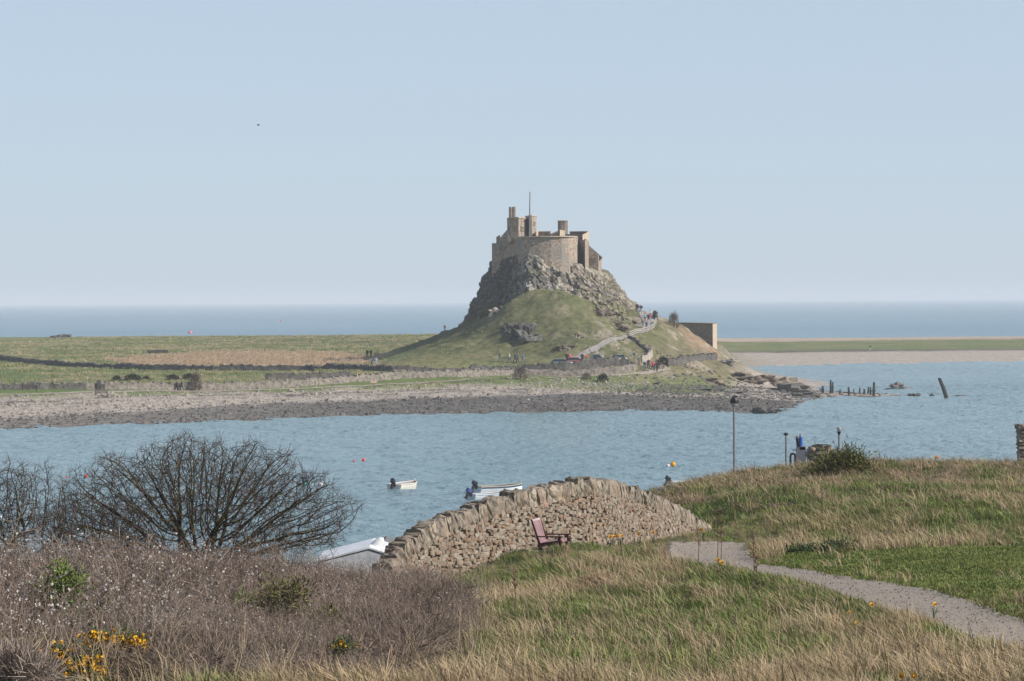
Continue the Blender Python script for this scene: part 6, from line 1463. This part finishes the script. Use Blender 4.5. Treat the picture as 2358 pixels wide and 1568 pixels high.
daf_leaf = M('daffodil_leaf', (.04, .08, .04), (.08, .14, .06), scale=6, rough=.6); daf_y = M('daffodil_yellow', (.70, .36, .01), (.80, .46, .02), scale=20, rough=.6); daf_o = M('daffodil_orange', (.60, .22, .02), (.66, .28, .03), scale=20, rough=.6); stem_g = plain('daffodil_stem', (.08, .13, .04), .7)
def daffodil_parts(h=.42):
    lv = MB()
    for k in range(5):
        a = k * 1.257; lv.loft([[(math.cos(a) * r_ - math.sin(a) * w_, math.sin(a) * r_ + math.cos(a) * w_, z), (math.cos(a) * r_ + math.sin(a) * w_, math.sin(a) * r_ - math.cos(a) * w_, z)] for r_, w_, z in ((.01, .012, -.05), (.04, .014, .15), (.10, .010, .29), (.16, .003, .33))], closed=False, cap=False)
    st = MB().tube([(0, 0, -.05), (.01, 0, h * .7), (-.02, -.02, h)], [.008, .007, .006], 5)
    pe = MB()
    for k in range(6):
        a = k * 1.047; c = Vector((-.02, -.05, h)); d1 = Vector((math.cos(a), -.1, math.sin(a))); d2 = Vector((-math.sin(a), 0, math.cos(a)))
        pe.add([c, c + d1 * .04 + d2 * .022, c + d1 * .075, c + d1 * .04 - d2 * .022], [(0, 1, 2, 3)])
    co = MB().tube([(-.02, -.04, h), (-.02, -.09, h - .005), (-.02, -.11, h - .008)], [.018, .024, .032], 8, False)
    return [mesh('leaves', lv.v, lv.f), mesh('stem', st.v, st.f), mesh('petals', pe.v, pe.f), mesh('trumpet', co.v, co.f)]
DP = daffodil_parts()
for me_, m_ in zip(DP, (daf_leaf, stem_g, daf_y, daf_o)): me_.materials.append(m_)
def daffodil(u, v, label, d=None, sc=1.0):
    p = FG(u, v, 40, 108); 
    t = empty('daffodil', Vector((p.x, p.y, onF(p.x, p.y))), random.uniform(-.8, .8)); t.scale = (sc, sc, sc); tag(t, label, 'daffodil', 'daffodils in the rough grass')
    for nm, me_ in zip(('leaves', 'stem', 'petals', 'trumpet'), DP):
        o = bpy.data.objects.new(nm, me_); COL.objects.link(o); o.parent = t
Z4b = Z(2760, 1960, 2.18333); Z7b = Z(1900, 1760, 2.807)
for q in ((1790, 1115), (1650, 1165), (1475, 1205), (1365, 1205)): u, v = Z4b(*q); daffodil(u, v + 26, 'orange-yellow daffodil in the dry grass below the gravel path bend', sc=.7)
for q in ((815, 690), (840, 720), (1100, 675), (985, 800), (1620, 690), (930, 690)): u, v = Z4b(*q); daffodil(u, v + 22, 'orange daffodil growing along the grassy edge of the gravel path', sc=.7)
for q in ((1400, 540), (1090, 578), (1200, 570), (1545, 610), (1120, 580), (1180, 565), (2060, 565)): u, v = Z7b(*q); daffodil(u, v + 22, 'yellow daffodil against the foot of the rubble wall', sc=.9)
for q in ((1655, 1300), (1662, 1305)): daffodil(q[0], q[1] + 12, 'orange daffodil in the green clump by the path bend', sc=.85)
dock = M('dead_dock', (.10, .055, .04), (.2, .12, .085), scale=6, rough=.9)
for u, v, h_, lb in ((1608, 1292, .9, 'reddish dead dock stalk in front of the path bend'), (1652, 1305, 1.5, 'tallest dead weed stalk with a yellow tip before the path'), (1660, 1300, 1.2, 'dead weed stalk close beside the tallest one'), (1735, 1345, 1.4, 'branched dead weed stalk at the inner edge of the path'), (1742, 1350, .8, 'short dead stalk beside the branched one'), (1185, 1400, 1.0, 'dark dead thistle stalk before the stone wall')):
    p = FG(u, v); t = empty('dead_stalk', Vector((p.x, p.y, onF(p.x, p.y)))); tag(t, lb, 'weed'); MB().tube([(0, 0, -.05), (.02, 0, h_ * .5), (-.02, 0, h_)], [.013, .010, .006], 5).build('stem', dock, t); sd_ = MB()
    for k in range(14): z = h_ * random.uniform(.5, 1); a = random.uniform(0, 6.28); sd_.tube([(0, 0, z), (.07 * math.cos(a), .07 * math.sin(a), z + .07)], [.006, .014], 4)
    o = sd_.build('seed_heads', dock, t); o['kind'] = 'stuff'
make_haze(0.00013)
